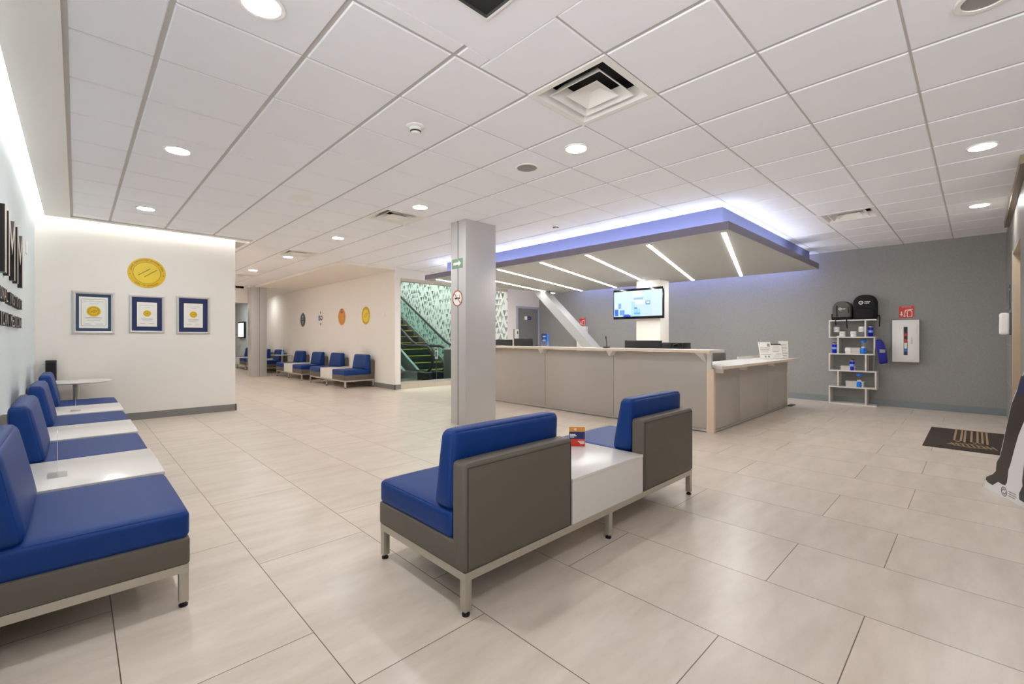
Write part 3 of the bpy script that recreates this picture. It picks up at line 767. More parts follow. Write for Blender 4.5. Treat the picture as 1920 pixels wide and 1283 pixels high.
# tall top: slab with a pale wooden edge band
b = MB(); b.prism([(5.585, YE - 0.02), (6.05, YE - 0.02), (6.05, Yend + 0.02), (5.585, Yend + 0.02)], 1.012, 1.047); tp = b.build('tall_top', 'laminate', t, smooth=False)
b = MB(); b.box(5.581, 5.585, YE - 0.02, Yend + 0.02, 1.012, 1.043); b.build('edge_band', 'maple', tp, smooth=False)
# low top with a slanted left end
b = MB(); b.prism([(5.60, YE - 0.165), (8.97, YE - 0.165), (8.97, YE + 0.42), (5.81, YE + 0.42), (5.81, YE + 0.03)], 0.815, 0.850); lt = b.build('low_top', 'laminate', tl_, smooth=False)
b = MB(); b.box(5.60, 8.97, YE - 0.169, YE - 0.165, 0.815, 0.846); b.build('edge_band', 'maple', lt, smooth=False)
b = MB(); b.box(7.81, 8.93, YE + 0.42, YE + 0.44, 0.72, 0.89); b.build('back_upstand', 'laminate', tl_, smooth=False)
b = MB(); b.box(6.06, 6.75, 2.9, Yend, 0.70, 0.73); b.build('work_surface', 'laminate', td_, smooth=False)
for y in (2.95, 5.0, 7.2):
    for x in (6.08, 6.69): b = MB(); b.box(x, x + 0.04, y - 0.04, y, 0, 0.70); b.build('leg', 'steel', td_, smooth=False)
for y in (3.76, 5.125, 6.49):
    b = MB(); b.prism([(y - 0.055, 1.012), (y + 0.055, 1.012), (y + 0.008, 0.94), (y - 0.008, 0.94)], XF - 0.12, XF, axis='x')
    b.build('bracket', 'laminate', t, smooth=False)
b = MB(); b.raw([(XF - 0.1, YE + 0.09, 1.012), (XF - 0.1, YE + 0.2, 1.012), (XF, YE + 0.2, 1.012), (XF, YE + 0.09, 1.012), (XF, YE + 0.09, 0.90), (XF, YE + 0.12, 0.90)], [(0, 1, 2, 3), (0, 4, 5, 1), (1, 5, 2), (0, 3, 4), (3, 2, 5, 4)]); b.build('bracket', 'laminate', t, smooth=False)
for x in (5.84, 6.66, 7.90):
    b = MB(); b.prism([(x - 0.04, 0.815), (x + 0.04, 0.815), (x + 0.007, 0.755), (x - 0.007, 0.755)], YE - 0.09, YE, axis='y'); b.build('bracket', 'laminate', tl_, smooth=False)
o = MB().box(8.98, 9.25, 2.25, 2.33, 0, 0.012, bev=0.003).build('floor_cable_cover', 'black'); tag(o, 'flat black cable cover on the floor at the end of the low counter', 'cable cover')

# things behind and on the counter
def monitor(label, x, y, w_, top, h_=0.36, rz=0.0):
    t = thing('monitor', label, 'monitor', (x, y, 0.73), rz)
    b = MB(); b.box(-0.02, 0.02, -w_ / 2, w_ / 2, top - h_ - 0.73, top - 0.73, bev=0.006); b.build('housing', 'black', t)
    b = MB(); b.box(0.0195, 0.021, -w_ / 2 + 0.012, w_ / 2 - 0.012, top - h_ - 0.71, top - 0.742); b.build('display', 'black_gloss', t, smooth=False)
    b = MB(); b.prism(disc(20, 0.024), -0.0215, -0.02, T=frameT((0, 0, top - 0.73 - 0.13), (0, -1, 0), (0, 0, 1))); b.build('badge', 'seam', t, smooth=False)
    zb = top - h_ - 0.73
    b = MB(); b.box(-0.055, -0.02, -0.03, 0.03, 0.01, zb + 0.15); b.build('neck', 'black', t, smooth=False)
    b = MB(); b.box(-0.13, 0.1, -0.11, 0.11, 0, 0.012, bev=0.004); b.build('foot', 'black', t)
monitor('wide black monitor back showing over the counter, below the television', 6.55, 3.735, 0.645, 1.160)
monitor('black monitor back over the counter, left of the blue leaflet stand', 6.55, 6.43, 0.51, 1.188)
monitor('brownish black monitor back over the counter, next to the grey pillar', 6.53, 7.05, 0.62, 1.163)
o = MB().box(6.54, 6.56, 6.70, 6.735, 0.732, 1.185).build('divider_post', 'white', smooth=False); tag(o, 'thin white upright between the two monitors behind the counter', 'divider')
t = thing('printer', 'black desktop printer behind the counter, right of the wide monitor', 'printer', (6.6, 3.2, 0.73))
b = MB(); b.box(-0.14, 0.14, -0.17, 0.17, 0, 0.40, bev=0.015); b.build('body', 'black', t)
b = MB(); b.box(-0.146, -0.14, -0.16, 0.02, 0.33, 0.395); b.build('control_panel', 'black_gloss', t, smooth=False)
b = MB(); b.tube([(-0.15, -0.02, 0.33), (-0.2, -0.06, 0.37), (-0.2, -0.12, 0.38), (-0.15, -0.15, 0.34)], 0.008); b.build('cable', 'black', t)
t = thing('desk_microphone', 'small black gooseneck microphone standing on the counter top', 'microphone', (5.82, 3.93, 1.047))
b = MB(); b.box(-0.04, 0.04, -0.04, 0.04, 0, 0.022, bev=0.006); b.build('base', 'black', t)
b = MB(); b.tube([(0, 0, 0.02), (0, 0.0, 0.08), (-0.005, 0.008, 0.145)], 0.006); b.build('neck', 'black', t)
b = MB(); b.tube([(-0.005, 0.008, 0.14), (-0.007, 0.011, 0.178)], 0.01); b.build('head', 'black', t)
t = thing('leaflet_stand', 'clear stand with navy and pale blue leaflets on the counter top', 'leaflet stand', (5.80, 5.17, 1.047), math.radians(-44))
b = MB(); b.box(-0.07, 0.07, -0.03, 0.05, 0, 0.004); b.box(-0.07, 0.07, -0.03, -0.027, 0.004, 0.10); b.build('holder', 'clear', t, smooth=False)
b = MB(); b.box(-0.06, 0.03, 0.0, 0.008, 0.02, 0.225, 0); b.box(-0.04, 0.012, -0.001, 0.001, 0.165, 0.19, 1); b.box(-0.045, 0.012, -0.001, 0.001, 0.095, 0.12, 1); b.box(-0.03, 0.0, -0.001, 0.001, 0.13, 0.14, 1); b.build('leaflet', ['navy', 'pale_sky'], t, smooth=False)
b = MB(); b.box(0.032, 0.062, 0.01, 0.018, 0.02, 0.23); b.build('leaflet', 'sky', t, smooth=False)

t = thing('office_chair', 'dark grey office chair back rising beside the low counter', 'chair', (7.72, 3.10, 0), math.radians(118))
b = MB(); b.cushion(-0.24, 0.24, -0.24, 0.24, 0.44, 0.52, 0.03, (0, 0, 0.01)); b.build('seat', 'black_cloth', t)
b = MB(); b.cushion(-0.17, 0.17, 0.20, 0.26, 0.58, 0.97, 0.025, (0, 0.01, 0), warp=lambda p: (p.x * (1 - 0.1 * (p.z - .58)), p.y + 0.16 * (p.z - .58), p.z)); b.build('backrest', 'heather', t)
b = MB(); b.tube([(0, 0.15, 0.45), (0, 0.3, 0.5), (0, 0.28, 0.65)], 0.018); b.build('back_support', 'black', t)
b = MB(); b.tube([(0, 0, 0.08), (0, 0, 0.45)], 0.025); b.build('column', 'black', t)
for k in range(5):
    a_ = 2 * PI * k / 5
    b = MB(); b.tube([(0, 0, 0.10), (0.28 * math.cos(a_), 0.28 * math.sin(a_), 0.065)], 0.018); lg = b.build('leg', 'black', t)
    b = MB(); b.lathe([(0.0, 0.0), (0.025, 0.006), (0.03, 0.03), (0.025, 0.055), (0, 0.06)], 14, cx=0.28 * math.cos(a_), cy=0.28 * math.sin(a_)); b.build('caster', 'rubber', lg)
o = MB().box(6.05, 6.17, 2.66, 2.78, 0.85, 0.89, bev=0.01).build('desk_phone', 'black'); tag(o, 'small black desk phone at the left end of the low counter', 'telephone')

def table_sheet(label, x, y, w_, h_, lean, rows, yaw, bar=False):
    t = thing('notice_holder', label, 'notice holder', (x, y, 0.850), yaw)
    T = Matrix.Rotation(-lean, 4, 'X')
    b = MB(); b.box(-w_ / 2, w_ / 2, 0, 0.004, 0.002, h_, T=T); b.box(-w_ / 2, w_ / 2, 0.0, 0.09, 0, 0.004); b.build('stand', 'clear', t, smooth=False)
    b = MB(); b.M = T
    b.box(-w_ / 2 + 0.004, w_ / 2 - 0.004, -0.001, 0.0005, 0.006, h_ - (0.03 if bar else 0.004), 0)
    for (a0, a1, z0, z1) in rows: b.box(w_ * a0, w_ * a1, -0.0016, -0.0005, h_ * z0, h_ * z1, 1)
    if bar: b.box(-w_ / 2 + 0.01, w_ / 2 - 0.01, -0.002, 0.002, h_ - 0.03, h_ - 0.008, 2)
    b.build('notice', ['paper', 'ink_grey', 'seam'], t, smooth=False)
rowsA = [(-.42, -.36, .88, .95), (.2, .4, .72, .9), (-.36, .4, .63, .66), (-.36, .3, .55, .57), (-.36, .35, .48, .50), (-.36, .25, .41, .43), (-.36, .4, .26, .29), (-.1, .02, .1, .2), (.15, .28, .1, .2)]
rowsB = [(-.3, .3, .75, .78), (-.35, .3, .62, .64), (-.35, .35, .55, .57), (-.35, .2, .45, .47), (-.1, .4, .28, .31), (-.3, .3, .16, .18)]
yw = math.radians(-46)
table_sheet('leftmost upright notice sheet at the end of the low counter', 8.15, 2.40, 0.21, 0.295, 0.28, rowsA, yw)
table_sheet('middle upright notice with a dark top bar on the low counter', 8.49, 2.33, 0.19, 0.265, 0.26, rowsB, yw, True)
table_sheet('rightmost upright notice sheet at the end of the low counter', 8.72, 2.30, 0.17, 0.30, 0.06, rowsB, yw)

# ------------------------------------------------------------------ column with television, slanted beam
o = MB().box(8.68, 9.06, 4.555, 5.105, 0, 2.419, bev=0.004).build('column', 'wall'); tag(o, 'white square column behind the counter carrying the television', 'column')
t = thing('television', 'wall television showing a blue and white picture on the white column', 'television', (8.60, 5.02, 1.93))
# faces -x ; picture is left at +y
w2, h2 = 0.59, 0.325
b = MB(); b.box(-0.03, 0.03, -w2, w2, -h2, h2, bev=0.006); b.build('housing', 'black_gloss', t)
b = MB(); b.box(0.03, 0.079, -0.2, 0.2, -0.15, 0.15); b.build('wall_mount', 'black', t, smooth=False)
NX, NZ = 64, 34
vs_ = []; fs = []; cols = []
for j in range(NZ + 1):
    for i in range(NX + 1):
        vs_.append((-0.0305, w2 - 0.02 - (2 * w2 - 0.04) * i / NX, -h2 + 0.055 + (2 * h2 - 0.105) * j / NZ))
def pic(u, v):
    c = [0.62, 0.84, 0.98]
    if u < 0.38: c = [0.66, 0.87, 0.97]
    if 0.40 < u < 0.60 and v > 0.55: c = [0.85, 0.92, 0.97]
    if 0.42 < u < 0.62 and 0.66 < v < 0.74: c = [0.30, 0.58, 0.88]
    if 0.37 < u < 0.46 and v < 0.6: c = [0.48, 0.78, 0.95]
    if 0.46 < u < 0.66 and 0.46 < v < 0.62: c = [0.92, 0.94, 0.95]
    if 0.67 < u < 0.77 and 0.45 < v < 0.60: c = [0.20, 0.38, 0.62]
    if 0.69 < u < 0.745 and 0.49 < v < 0.57: c = [0.82, 0.90, 0.95]
    if 0.80 < u: c = [0.70, 0.87, 0.99]
    if 0.01 < u < 0.085 and 0.34 < v < 0.52: c = [0.93, 0.95, 0.97]
    if 0.09 < u < 0.155 and 0.32 < v < 0.52: c = [0.20, 0.45, 0.85]
    if 0.02 < u < 0.10 and 0.03 < v < 0.30: c = [0.02, 0.16, 0.86]
    if 0.12 < u < 0.24 and 0.05 < v < 0.26: c = [0.25, 0.45, 0.95] if int(u * 60) % 2 else [0.05, 0.25, 0.92]
    if 0.20 < u < 0.36 and v < 0.10 - abs(u - 0.28) * 0.6: c = [0.01, 0.10, 0.80]
    if 0.44 < u < 0.56 and 0.10 < v < 0.16: c = [0.10, 0.45, 0.85]
    if 0.44 < u < 0.50 and 0.30 < v < 0.36: c = [0.12, 0.30, 0.55]
    if 0.43 < u < 0.57 and v < 0.3 and not (0.10 < v < 0.16): c = [0.40, 0.72, 0.94]
    return c
for j in range(NZ):
    for i in range(NX):
        fs.append([j * (NX + 1) + i, j * (NX + 1) + i + 1, (j + 1) * (NX + 1) + i + 1, (j + 1) * (NX + 1) + i])
        cols.append(pic((i + .5) / NX, (j + .5) / NZ))
b = MB(); b.raw(vs_, fs); o = b.build('screen', 'screen', t, smooth=False)
lay = o.data.color_attributes.new('picture', 'FLOAT_COLOR', 'CORNER')
for p, c in zip(o.data.polygons, cols):
    for li in p.loop_indices: lay.data[li].color = (c[0], c[1], c[2], 1)

t = thing('slanted_beam', 'grey slanted structural beam rising behind the counter to the canopy', 'beam', (8.72, 0, 0))
b = MB()
yb0, yb1 = 5.05, 8.05   # floor to canopy
def Q(x, y, z): return (x, y, z)
sl = 2.42 / (8.00 - 5.23)
ylo, yhi = 5.50, 8.185
b.raw([(-0.0, ylo - .0, 0), (0.3, ylo, 0), (0.3, ylo - 0.33, 0), (0, ylo - 0.33, 0), (0, yhi, 2.419), (0.3, yhi, 2.419), (0.3, yhi - 0.33, 2.419), (0, yhi - 0.33, 2.419)],
      [(0, 1, 2, 3), (4, 5, 6, 7), (0, 1, 5, 4), (1, 2, 6, 5), (2, 3, 7, 6), (3, 0, 4, 7)])
b.build('shaft', 'beam', t, smooth=False)

# ------------------------------------------------------------------ signs, seals, certificates
def seal(name, label, cat, T, r, mats, inner, top_text, bottom_text, extra=None, loc=(0, 0, 0)):
    b = MB()
    b.prism(disc(64, r), 0, 0.004, 0, T=T); b.prism(disc(56, r * 0.715), 0.004, 0.0048, 1, T=T)
    ringp(b, r * 0.705, r * 0.722, 0.0045, 0.0055, 2, T, 56)
    T2 = T @ Matrix.Translation((0, 0, 0.004))
    if top_text: arc_text(b, top_text, r * 0.855, math.radians(168), math.radians(12), r * 0.15, T2, 2)
    if bottom_text: arc_text(b, bottom_text, r * 0.86, math.radians(228), math.radians(312), r * 0.15, T2, 2, True)
    if extra: extra(b, T @ Matrix.Translation((0, 0, 0.0048)))
    o = b.build(name, mats, smooth=False)
    if label: tag(o, label, cat)
    return o
def two_bars(r):
    def f(b, T):
        for (x0, y0, x1, y1) in ((-0.46, -0.18, 0.17, 0.30), (-0.13, -0.26, 0.52, 0.24)):
            d = Vector((x1 - x0, y1 - y0)); n = Vector((-d.y, d.x)).normalized() * 0.018
            b.prism([(x0 * r - n.x * r, y0 * r - n.y * r), (x1 * r - n.x * r, y1 * r - n.y * r), (x1 * r + n.x * r, y1 * r + n.y * r), (x0 * r + n.x * r, y0 * r + n.y * r)], 0, 0.0008, 2, T=T)
        for sx in (-0.87, 0.87):
            b.prism(disc(10, 0.03 * r, sx * r, -0.12 * r), -0.0008, 0, 2, T=T)
    return f
TC = lambda x, z: frameT((x, YC, z), (1, 0, 0), (0, 0, 1))          # z points to -Y (out of the wall)
seal('gold_seal', 'large round gold seal on the white wall above the framed certificates', 'wall seal', TC(0.753, 2.160), 0.222, ['gold', 'gold_lt', 'gold_dk'], None,
     'JOINT COMMISSION INTERNATIONAL', 'QUALITY APPROVAL', two_bars(0.222))

def certificate(label, x0, x1, z0, z1, matm, wide):
    cx, cz_ = (x0 + x1) / 2, (z0 + z1) / 2; w_, h_ = (x1 - x0) / 2, (z1 - z0) / 2
    t = thing('framed_certificate', label, 'framed certificate', (cx, YC, cz_), 0)
    fw = 0.04 if wide else 0.033
    b = MB()
    A = [(-w_, -h_), (w_, -h_), (w_, h_), (-w_, h_)]
    I = [(x * (w_ - fw) / w_, y * (h_ - fw) / h_) for x, y in A]; Mi = [(x * (w_ - fw * .5) / w_, y * (h_ - fw * .5) / h_) for x, y in A]
    vs_ = [(x, 0, z) for x, z in A] + [(x, -0.014, z) for x, z in A] + [(x, -0.026, z) for x, z in Mi] + [(x, -0.016, z) for x, z in I] + [(x, 0, z) for x, z in I]
    fs = []
    for r_ in range(4):
        for k in range(4):
            j = (k + 1) % 4; fs.append([r_ * 4 + k, r_ * 4 + j, r_ * 4 + 4 + j, r_ * 4 + 4 + k])
    for k in range(4):
        j = (k + 1) % 4; fs.append([16 + k, 16 + j, j, k])
    b.raw(vs_, fs); b.build('frame', 'silver', t, smooth=False)
    b = MB(); b.box(-w_ + fw, w_ - fw, -0.006, -0.001, -h_ + fw, h_ - fw); b.build('mat_board', matm, t, smooth=False)
    pw, ph, pz = (w_ * 0.67, h_ * 0.73, 0.0) if wide else (w_ * 0.56, h_ * 0.64, -0.005)
    b = MB(); Tf = frameT((0, -0.006, pz), (1, 0, 0), (0, 0, 1))
    if wide:
        b.prism([(-pw, -ph), (pw, -ph), (pw, ph), (-pw, ph)], 0, 0.001, 0, T=Tf)
        for s in (0.84,):
            for (a0, a1, c0, c1) in ((-s, s, s, s + .025), (-s, s, -s - .025, -s), (-s - .03, -s, -s, s), (s, s + .03, -s, s)):
                b.prism([(a0 * pw, c0 * ph), (a1 * pw, c0 * ph), (a1 * pw, c1 * ph), (a0 * pw, c1 * ph)], 0.001, 0.0015, 1, T=Tf)
    else:
        e = 1.07; b.prism([(-pw * e, -ph * e), (pw * e, -ph * e), (pw * e, ph * e), (-pw * e, ph * e)], 0, 0.0006, 4, T=Tf)
        b.prism([(-pw, -ph), (pw, -ph), (pw, ph), (-pw, ph)], 0.0006, 0.001, 0, T=Tf)
    Tt = Tf @ Matrix.Translation((0, 0, 0.001))
    b.text('Joint Commission International', pw * 0.13, Tt @ Matrix.Translation((0, ph * 0.72, 0)), 1, 0.0004, width=pw * 1.35)
    b.text('has accredited', pw * 0.12, Tt @ Matrix.Translation((0, ph * 0.60, 0)), 1, 0.0004, width=pw * 0.6)
    for zz, ww in ((-0.33, 1.2), (-0.42, 1.1), (-0.50, 0.9)):
        b.prism([(-ww * pw / 2, zz * ph), (ww * pw / 2, zz * ph), (ww * pw / 2, (zz + .02) * ph), (-ww * pw / 2, (zz + .02) * ph)], 0.001, 0.0013, 1, T=Tf)
    for sx in (-0.45, 0.42):
        b.prism([(sx * pw - .25 * pw, -.74 * ph), (sx * pw + .25 * pw, -.74 * ph), (sx * pw + .25 * pw, -.72 * ph), (sx * pw - .25 * pw, -.72 * ph)], 0.001, 0.0013, 1, T=Tf)
    rr = pw * (0.5 if wide else 0.4)
    b.prism(disc(32, rr, 0, ph * 0.08), 0.001, 0.002, 2, T=Tf)
    ringp(b, rr * .7, rr * .75, 0.002, 0.0024, 3, Tf @ Matrix.Translation((0, ph * .08, 0)), 24)
    for (x0_, y0_, x1_, y1_) in ((-.46, -.18, .17, .3), (-.13, -.26, .52, .24)):
        b.prism([(x0_ * rr, y0_ * rr + ph * .08), (x0_ * rr + .06 * rr, y0_ * rr + ph * .08 - .05 * rr), (x1_ * rr + .06 * rr, y1_ * rr + ph * .08 - .05 * rr), (x1_ * rr, y1_ * rr + ph * .08)], 0.002, 0.0024, 3, T=Tf)
    b.build('document', ['paper', 'ink_grey', 'gold', 'gold_dk', 'ink'], t, smooth=False)
certificate('largest framed certificate, leftmost, slate blue mount and white border', -0.045, 0.395, 1.255, 1.848, 'slate', True)
certificate('middle framed certificate, directly below the gold seal', 0.547, 0.962, 1.272, 1.832, 'navy', False)
certificate('rightmost framed certificate on the white wall, navy mount', 1.101, 1.54, 1.260, 1.850, 'navy', False)

# badges on the far wall (faces -X; reading direction is toward -Y)
TB = lambda y, z: frameT((XB, y, z), (0, -1, 0), (0, 0, 1))
seal('gold_badge', 'round gold badge on the far wall, nearest the glass front', 'wall badge', TB(10.82, 1.77), 0.232, ['gold', 'gold_lt', 'gold_dk'], None, 'JOINT COMMISSION INTERNATIONAL', 'QUALITY APPROVAL', two_bars(0.232))
def shield(b, T):
    b.prism([(-0.055, 0.10), (0.055, 0.10), (0.055, 0.19), (0.03, 0.215), (-0.03, 0.215), (-0.055, 0.19)], -0.0006, 0.001, 2, T=T)
    b.prism(disc(14, 0.03, 0, 0.165), 0.001, 0.0016, 1, T=T)
    for zz, ww in ((0.06, .16), (0.03, .2), (0.0, .2), (-0.03, .2), (-0.06, .16), (-0.1, .1)):
        b.prism([(-ww / 2, zz), (ww / 2, zz), (ww / 2, zz + .008), (-ww / 2, zz + .008)], 0, 0.0008, 1, T=T)
M['orange_lt'] = mat('pale_orange_ink', srgb(236, 186, 120), 0.5)
seal('bronze_badge', 'round orange badge on the far wall with a dark crest at its top', 'wall badge', TB(12.26, 1.785), 0.235, ['orange', 'orange', 'seal_grey'], None, None, None, lambda b, T: (shield(b, T)))
def ghead(b, T):
    b.prism([(-0.08, 0.0), (0.08, 0.0), (0.08, 0.05), (-0.08, 0.05)], 0, 0.0008, 3, T=T)
    b.prism([(-0.05, 0.08), (0, 0.15), (0.05, 0.08)], 0, 0.0008, 4, T=T)
    b.prism([(-0.09, -0.04), (0.09, -0.04), (0.0, -0.15)], 0, 0.0008, 3, T=T)
seal('grey_badge', 'round dark grey badge on the far wall, leftmost of the four', 'wall badge', TB(15.25, 1.785), 0.225, ['seal_grey', 'slate', 'seal_grey', 'ink_grey', 'paper'], None, None, None, ghead)
b = MB(); b.text('ISO', 0.20, TB(13.78, 1.79), 0, 0.004, bold=0.004)
Tq = TB(13.78, 1.79)
b.prism(disc(20, 0.04, 0, 0.17), 0, 0.002, 1, T=Tq); b.prism(disc(20, 0.04, 0, -0.17), 0, 0.002, 1, T=Tq); ringp(b, 0.205, 0.209, 0, 0.001, 1, Tq)
o = b.build('iso_wall_lettering', ['navy', 'ink_grey'], smooth=False); tag(o, 'blue ISO lettering on the far wall between two round badges', 'wall lettering')
o = MB().box(XB - 0.02, XB, 9.83, 9.90, 1.70, 1.86, bev=0.004).build('wall_plate', 'white'); tag(o, 'small white plate on the far wall near its outer corner', 'wall plate')

# black raised letters on the left wall (faces +X, reads toward +Y)
TL = lambda y, z: frameT((XL, y, z), (0, 1, 0), (0, 0, 1))
def wall_letter(ch, yc, zc_, w_, h_, label, grp):
    b = MB(); cu_size = h_ / 0.70
    b.text(ch, cu_size, TL(yc, zc_), 0, 0.03, width=w_, side=1, bold=0.0)
    o = b.build('wall_letter', ['letter_edge', 'letter'], smooth=False); tag(o, label, 'wall letter', grp)
for ch, yc, w_, lab in (('D', 3.95, 0.55, 'tall black raised letter D on the left wall'), ('I', 4.80, 0.12, 'tall narrow black letter I on the left wall'),
                        ('M', 5.24, 0.50, 'tall black letter M, first M on the left wall'), ('M', 5.95, 0.55, 'tall black letter M, last one on the left wall')):
    wall_letter(ch, yc, 1.875, w_, 0.49, lab, 'tall black letters on the left wall')
def letter_row(txt, y1, pitch, zc_, h_, which, grp):
    n = len(txt); used = {}
    for i, ch in enumerate(txt):
        if ch == ' ': continue
        y = y1 - (n - 1 - i) * pitch
        used[ch] = used.get(ch, 0) + 1
        ordn = ['first', 'second', 'third', 'fourth', 'fifth', 'sixth'][used[ch] - 1]
        wall_letter(ch, y, zc_, pitch * (0.25 if ch == 'I' else 0.74), h_, '%s small black letter %s in the %s line on the left wall' % (ordn, ch, which), grp)
letter_row('INTERNATIONAL INSTITUTE', 6.15, 0.125, 1.50, 0.09, 'middle', 'middle line of small black letters')
letter_row('FOR MEXICAN MEDICINE', 6.10, 0.13, 1.33, 0.095, 'bottom', 'bottom line of small black letters')
o = MB().box(XL, XL + 0.012, 7.00, 7.12, 2.10, 2.24, bev=0.003).build('wall_plate', 'white'); tag(o, 'small pale plate high on the left wall past the black letters', 'wall plate')

# pillar signs (pillar face looks -X)
Tp = lambda y, z: frameT((3.79, y, z), (0, -1, 0), (0, 0, 1))
b = MB(); T = Tp(5.0, 2.228)
b.prism([(-0.118, -0.066), (0.118, -0.066), (0.118, 0.066), (-0.118, 0.066)], 0.0005, 0.005, 0, T=T)
b.prism([(-0.085, -0.016), (0.035, -0.016), (0.035, -0.042), (0.088, 0.0), (0.035, 0.042), (0.035, 0.016), (-0.085, 0.016)], 0.005, 0.0058, 1, T=T)
o = b.build('direction_sign', ['green', 'white'], smooth=False); tag(o, 'small sage green sign with a white right arrow on the grey pillar', 'sign')
b = MB(); T = Tp(4.993, 1.748)
b.prism(disc(40, 0.095), 0.0005, 0.004, 0, T=T); ringp(b, 0.095, 0.112, 0.0005, 0.006, 1, T)
b.prism([(-0.06, -0.012), (0.035, -0.012), (0.035, 0.010), (-0.06, 0.010)], 0.004, 0.005, 2, T=T); b.prism([(0.04, -0.012), (0.06, -0.012), (0.06, 0.010), (0.04, 0.010)], 0.004, 0.005, 2, T=T)
b.prism([(0.045, 0.016), (0.053, 0.016), (0.06, 0.05), (0.05, 0.05)], 0.004, 0.005, 2, T=T)
b.prism([(-0.072, 0.062), (-0.062, 0.072), (0.072, -0.062), (0.062, -0.072)], 0.005, 0.006, 1, T=T)
o = b.build('no_smoking_sign', ['paper', 'brown_ring', 'ink'], smooth=False); tag(o, 'round no smoking sign on the grey pillar', 'sign')

# door sign and dispenser by the white door
b = MB(); b.box(9.585, 9.70, YG - 0.016, YG - 0.012, 1.745, 1.845, 0); b.box(9.70, 9.86, YG - 0.017, YG - 0.012, 1.745, 1.845, 1); b.box(9.73, 9.82, YG - 0.0178, YG - 0.017, 1.785, 1.80, 2)
o = b.build('door_sign', ['paper', 'navy', 'pale_sky'], smooth=False); tag(o, 'white and blue name plate on the grey door', 'sign')
def dispenser(label, loc, rz):
    t = thing('soap_dispenser', label, 'dispenser', loc, rz)
    b = MB(); b.box(-0.06, 0.06, 0.0, 0.022, -0.145, 0.145, bev=0.004); b.build('back_plate', 'dark_cab', t)
    b = MB(); b.cushion(-0.062, 0.062, 0.020, 0.105, -0.145, 0.145, 0.022, (0, 0.006, 0)); b.build('cover', 'white', t)
    b = MB(); b.box(-0.018, 0.018, 0.108, 0.113, 0.0, 0.09); b.build('level_window', 'seam', t, smooth=False)
    return t
dispenser('white wall dispenser beside the tiled wall at the right edge', (8.83, YR, 1.385), 0)
dispenser('white wall dispenser left of the grey door behind the counter', (9.20, YG, 1.31), PI)
b = MB(); b.box(9.0, 9.18, YR, YR + 0.006, 1.58, 1.92, 0); b.box(9.02, 9.16, YR + 0.006, YR + 0.0066, 1.84, 1.87, 1)
o = b.build('wall_sign', ['slate', 'paper'], smooth=False); tag(o, 'narrow dark blue sign on the tiled wall above the right dispenser', 'sign')

# fire extinguisher signs and cabinets (grey wall faces -X, reads toward -Y)
TG = lambda y, z: frameT((XR, y, z), (0, -1, 0), (0, 0, 1))
def ext_sign(label, y, z, s):
    b = MB(); T = TG(y, z)
    b.prism([(-0.098 * s, -0.10 * s), (0.098 * s, -0.10 * s), (0.098 * s, 0.10 * s), (-0.098 * s, 0.10 * s)], 0, 0.004, 0, T=T)
    T2 = T @ Matrix.Translation((0, 0, 0.004))
    b.prism([(-0.073 * s, 0.01 * s), (-0.057 * s, 0.01 * s), (-0.057 * s, -0.035 * s), (-0.042 * s, -0.035 * s), (-0.065 * s, -0.07 * s), (-0.088 * s, -0.035 * s), (-0.073 * s, -0.035 * s)], 0, 0.001, 1, T=T2)
    ring = [(0.01, -0.085), (0.07, -0.085), (0.07, 0.005), (0.05, 0.025), (0.03, 0.025), (0.01, 0.005)]
    ring = [(a * s, c * s) for a, c in ring]
    for k in range(len(ring)):
        p, q = Vector(ring[k]), Vector(ring[(k + 1) % len(ring)]); n = (q - p).normalized(); n = Vector((-n.y, n.x)) * 0.005 * s
        b.prism([tuple(p - n), tuple(q - n), tuple(q + n), tuple(p + n)], 0, 0.001, 1, T=T2)
    for pts in ([(0.02, 0.03), (0.06, 0.03), (0.085, 0.05), (0.03, 0.045)], [(-0.02, 0.03), (0.03, 0.045), (0.03, 0.036), (-0.01, 0.02)], [(-0.02, 0.03), (-0.01, 0.02), (-0.02, -0.05), (-0.03, -0.05)], [(-0.04, -0.06), (-0.01, -0.06), (-0.02, -0.085), (-0.035, -0.085)]):
        b.prism([(a * s, c * s) for a, c in pts], 0, 0.001, 1, T=T2)
    b.text('EXTINTOR', 0.02 * s, T2 @ Matrix.Translation((0, 0.085 * s, 0)), 1, 0.001, width=0.12 * s)
    o = b.build('fire_extinguisher_sign', ['red', 'white'], smooth=False); tag(o, label, 'sign')
ext_sign('red fire extinguisher sign above the white cabinet on the grey wall', 0.835, 1.645, 1.0)
ext_sign('red fire extinguisher sign behind the slanted beam', 7.715, 1.655, 1.05)
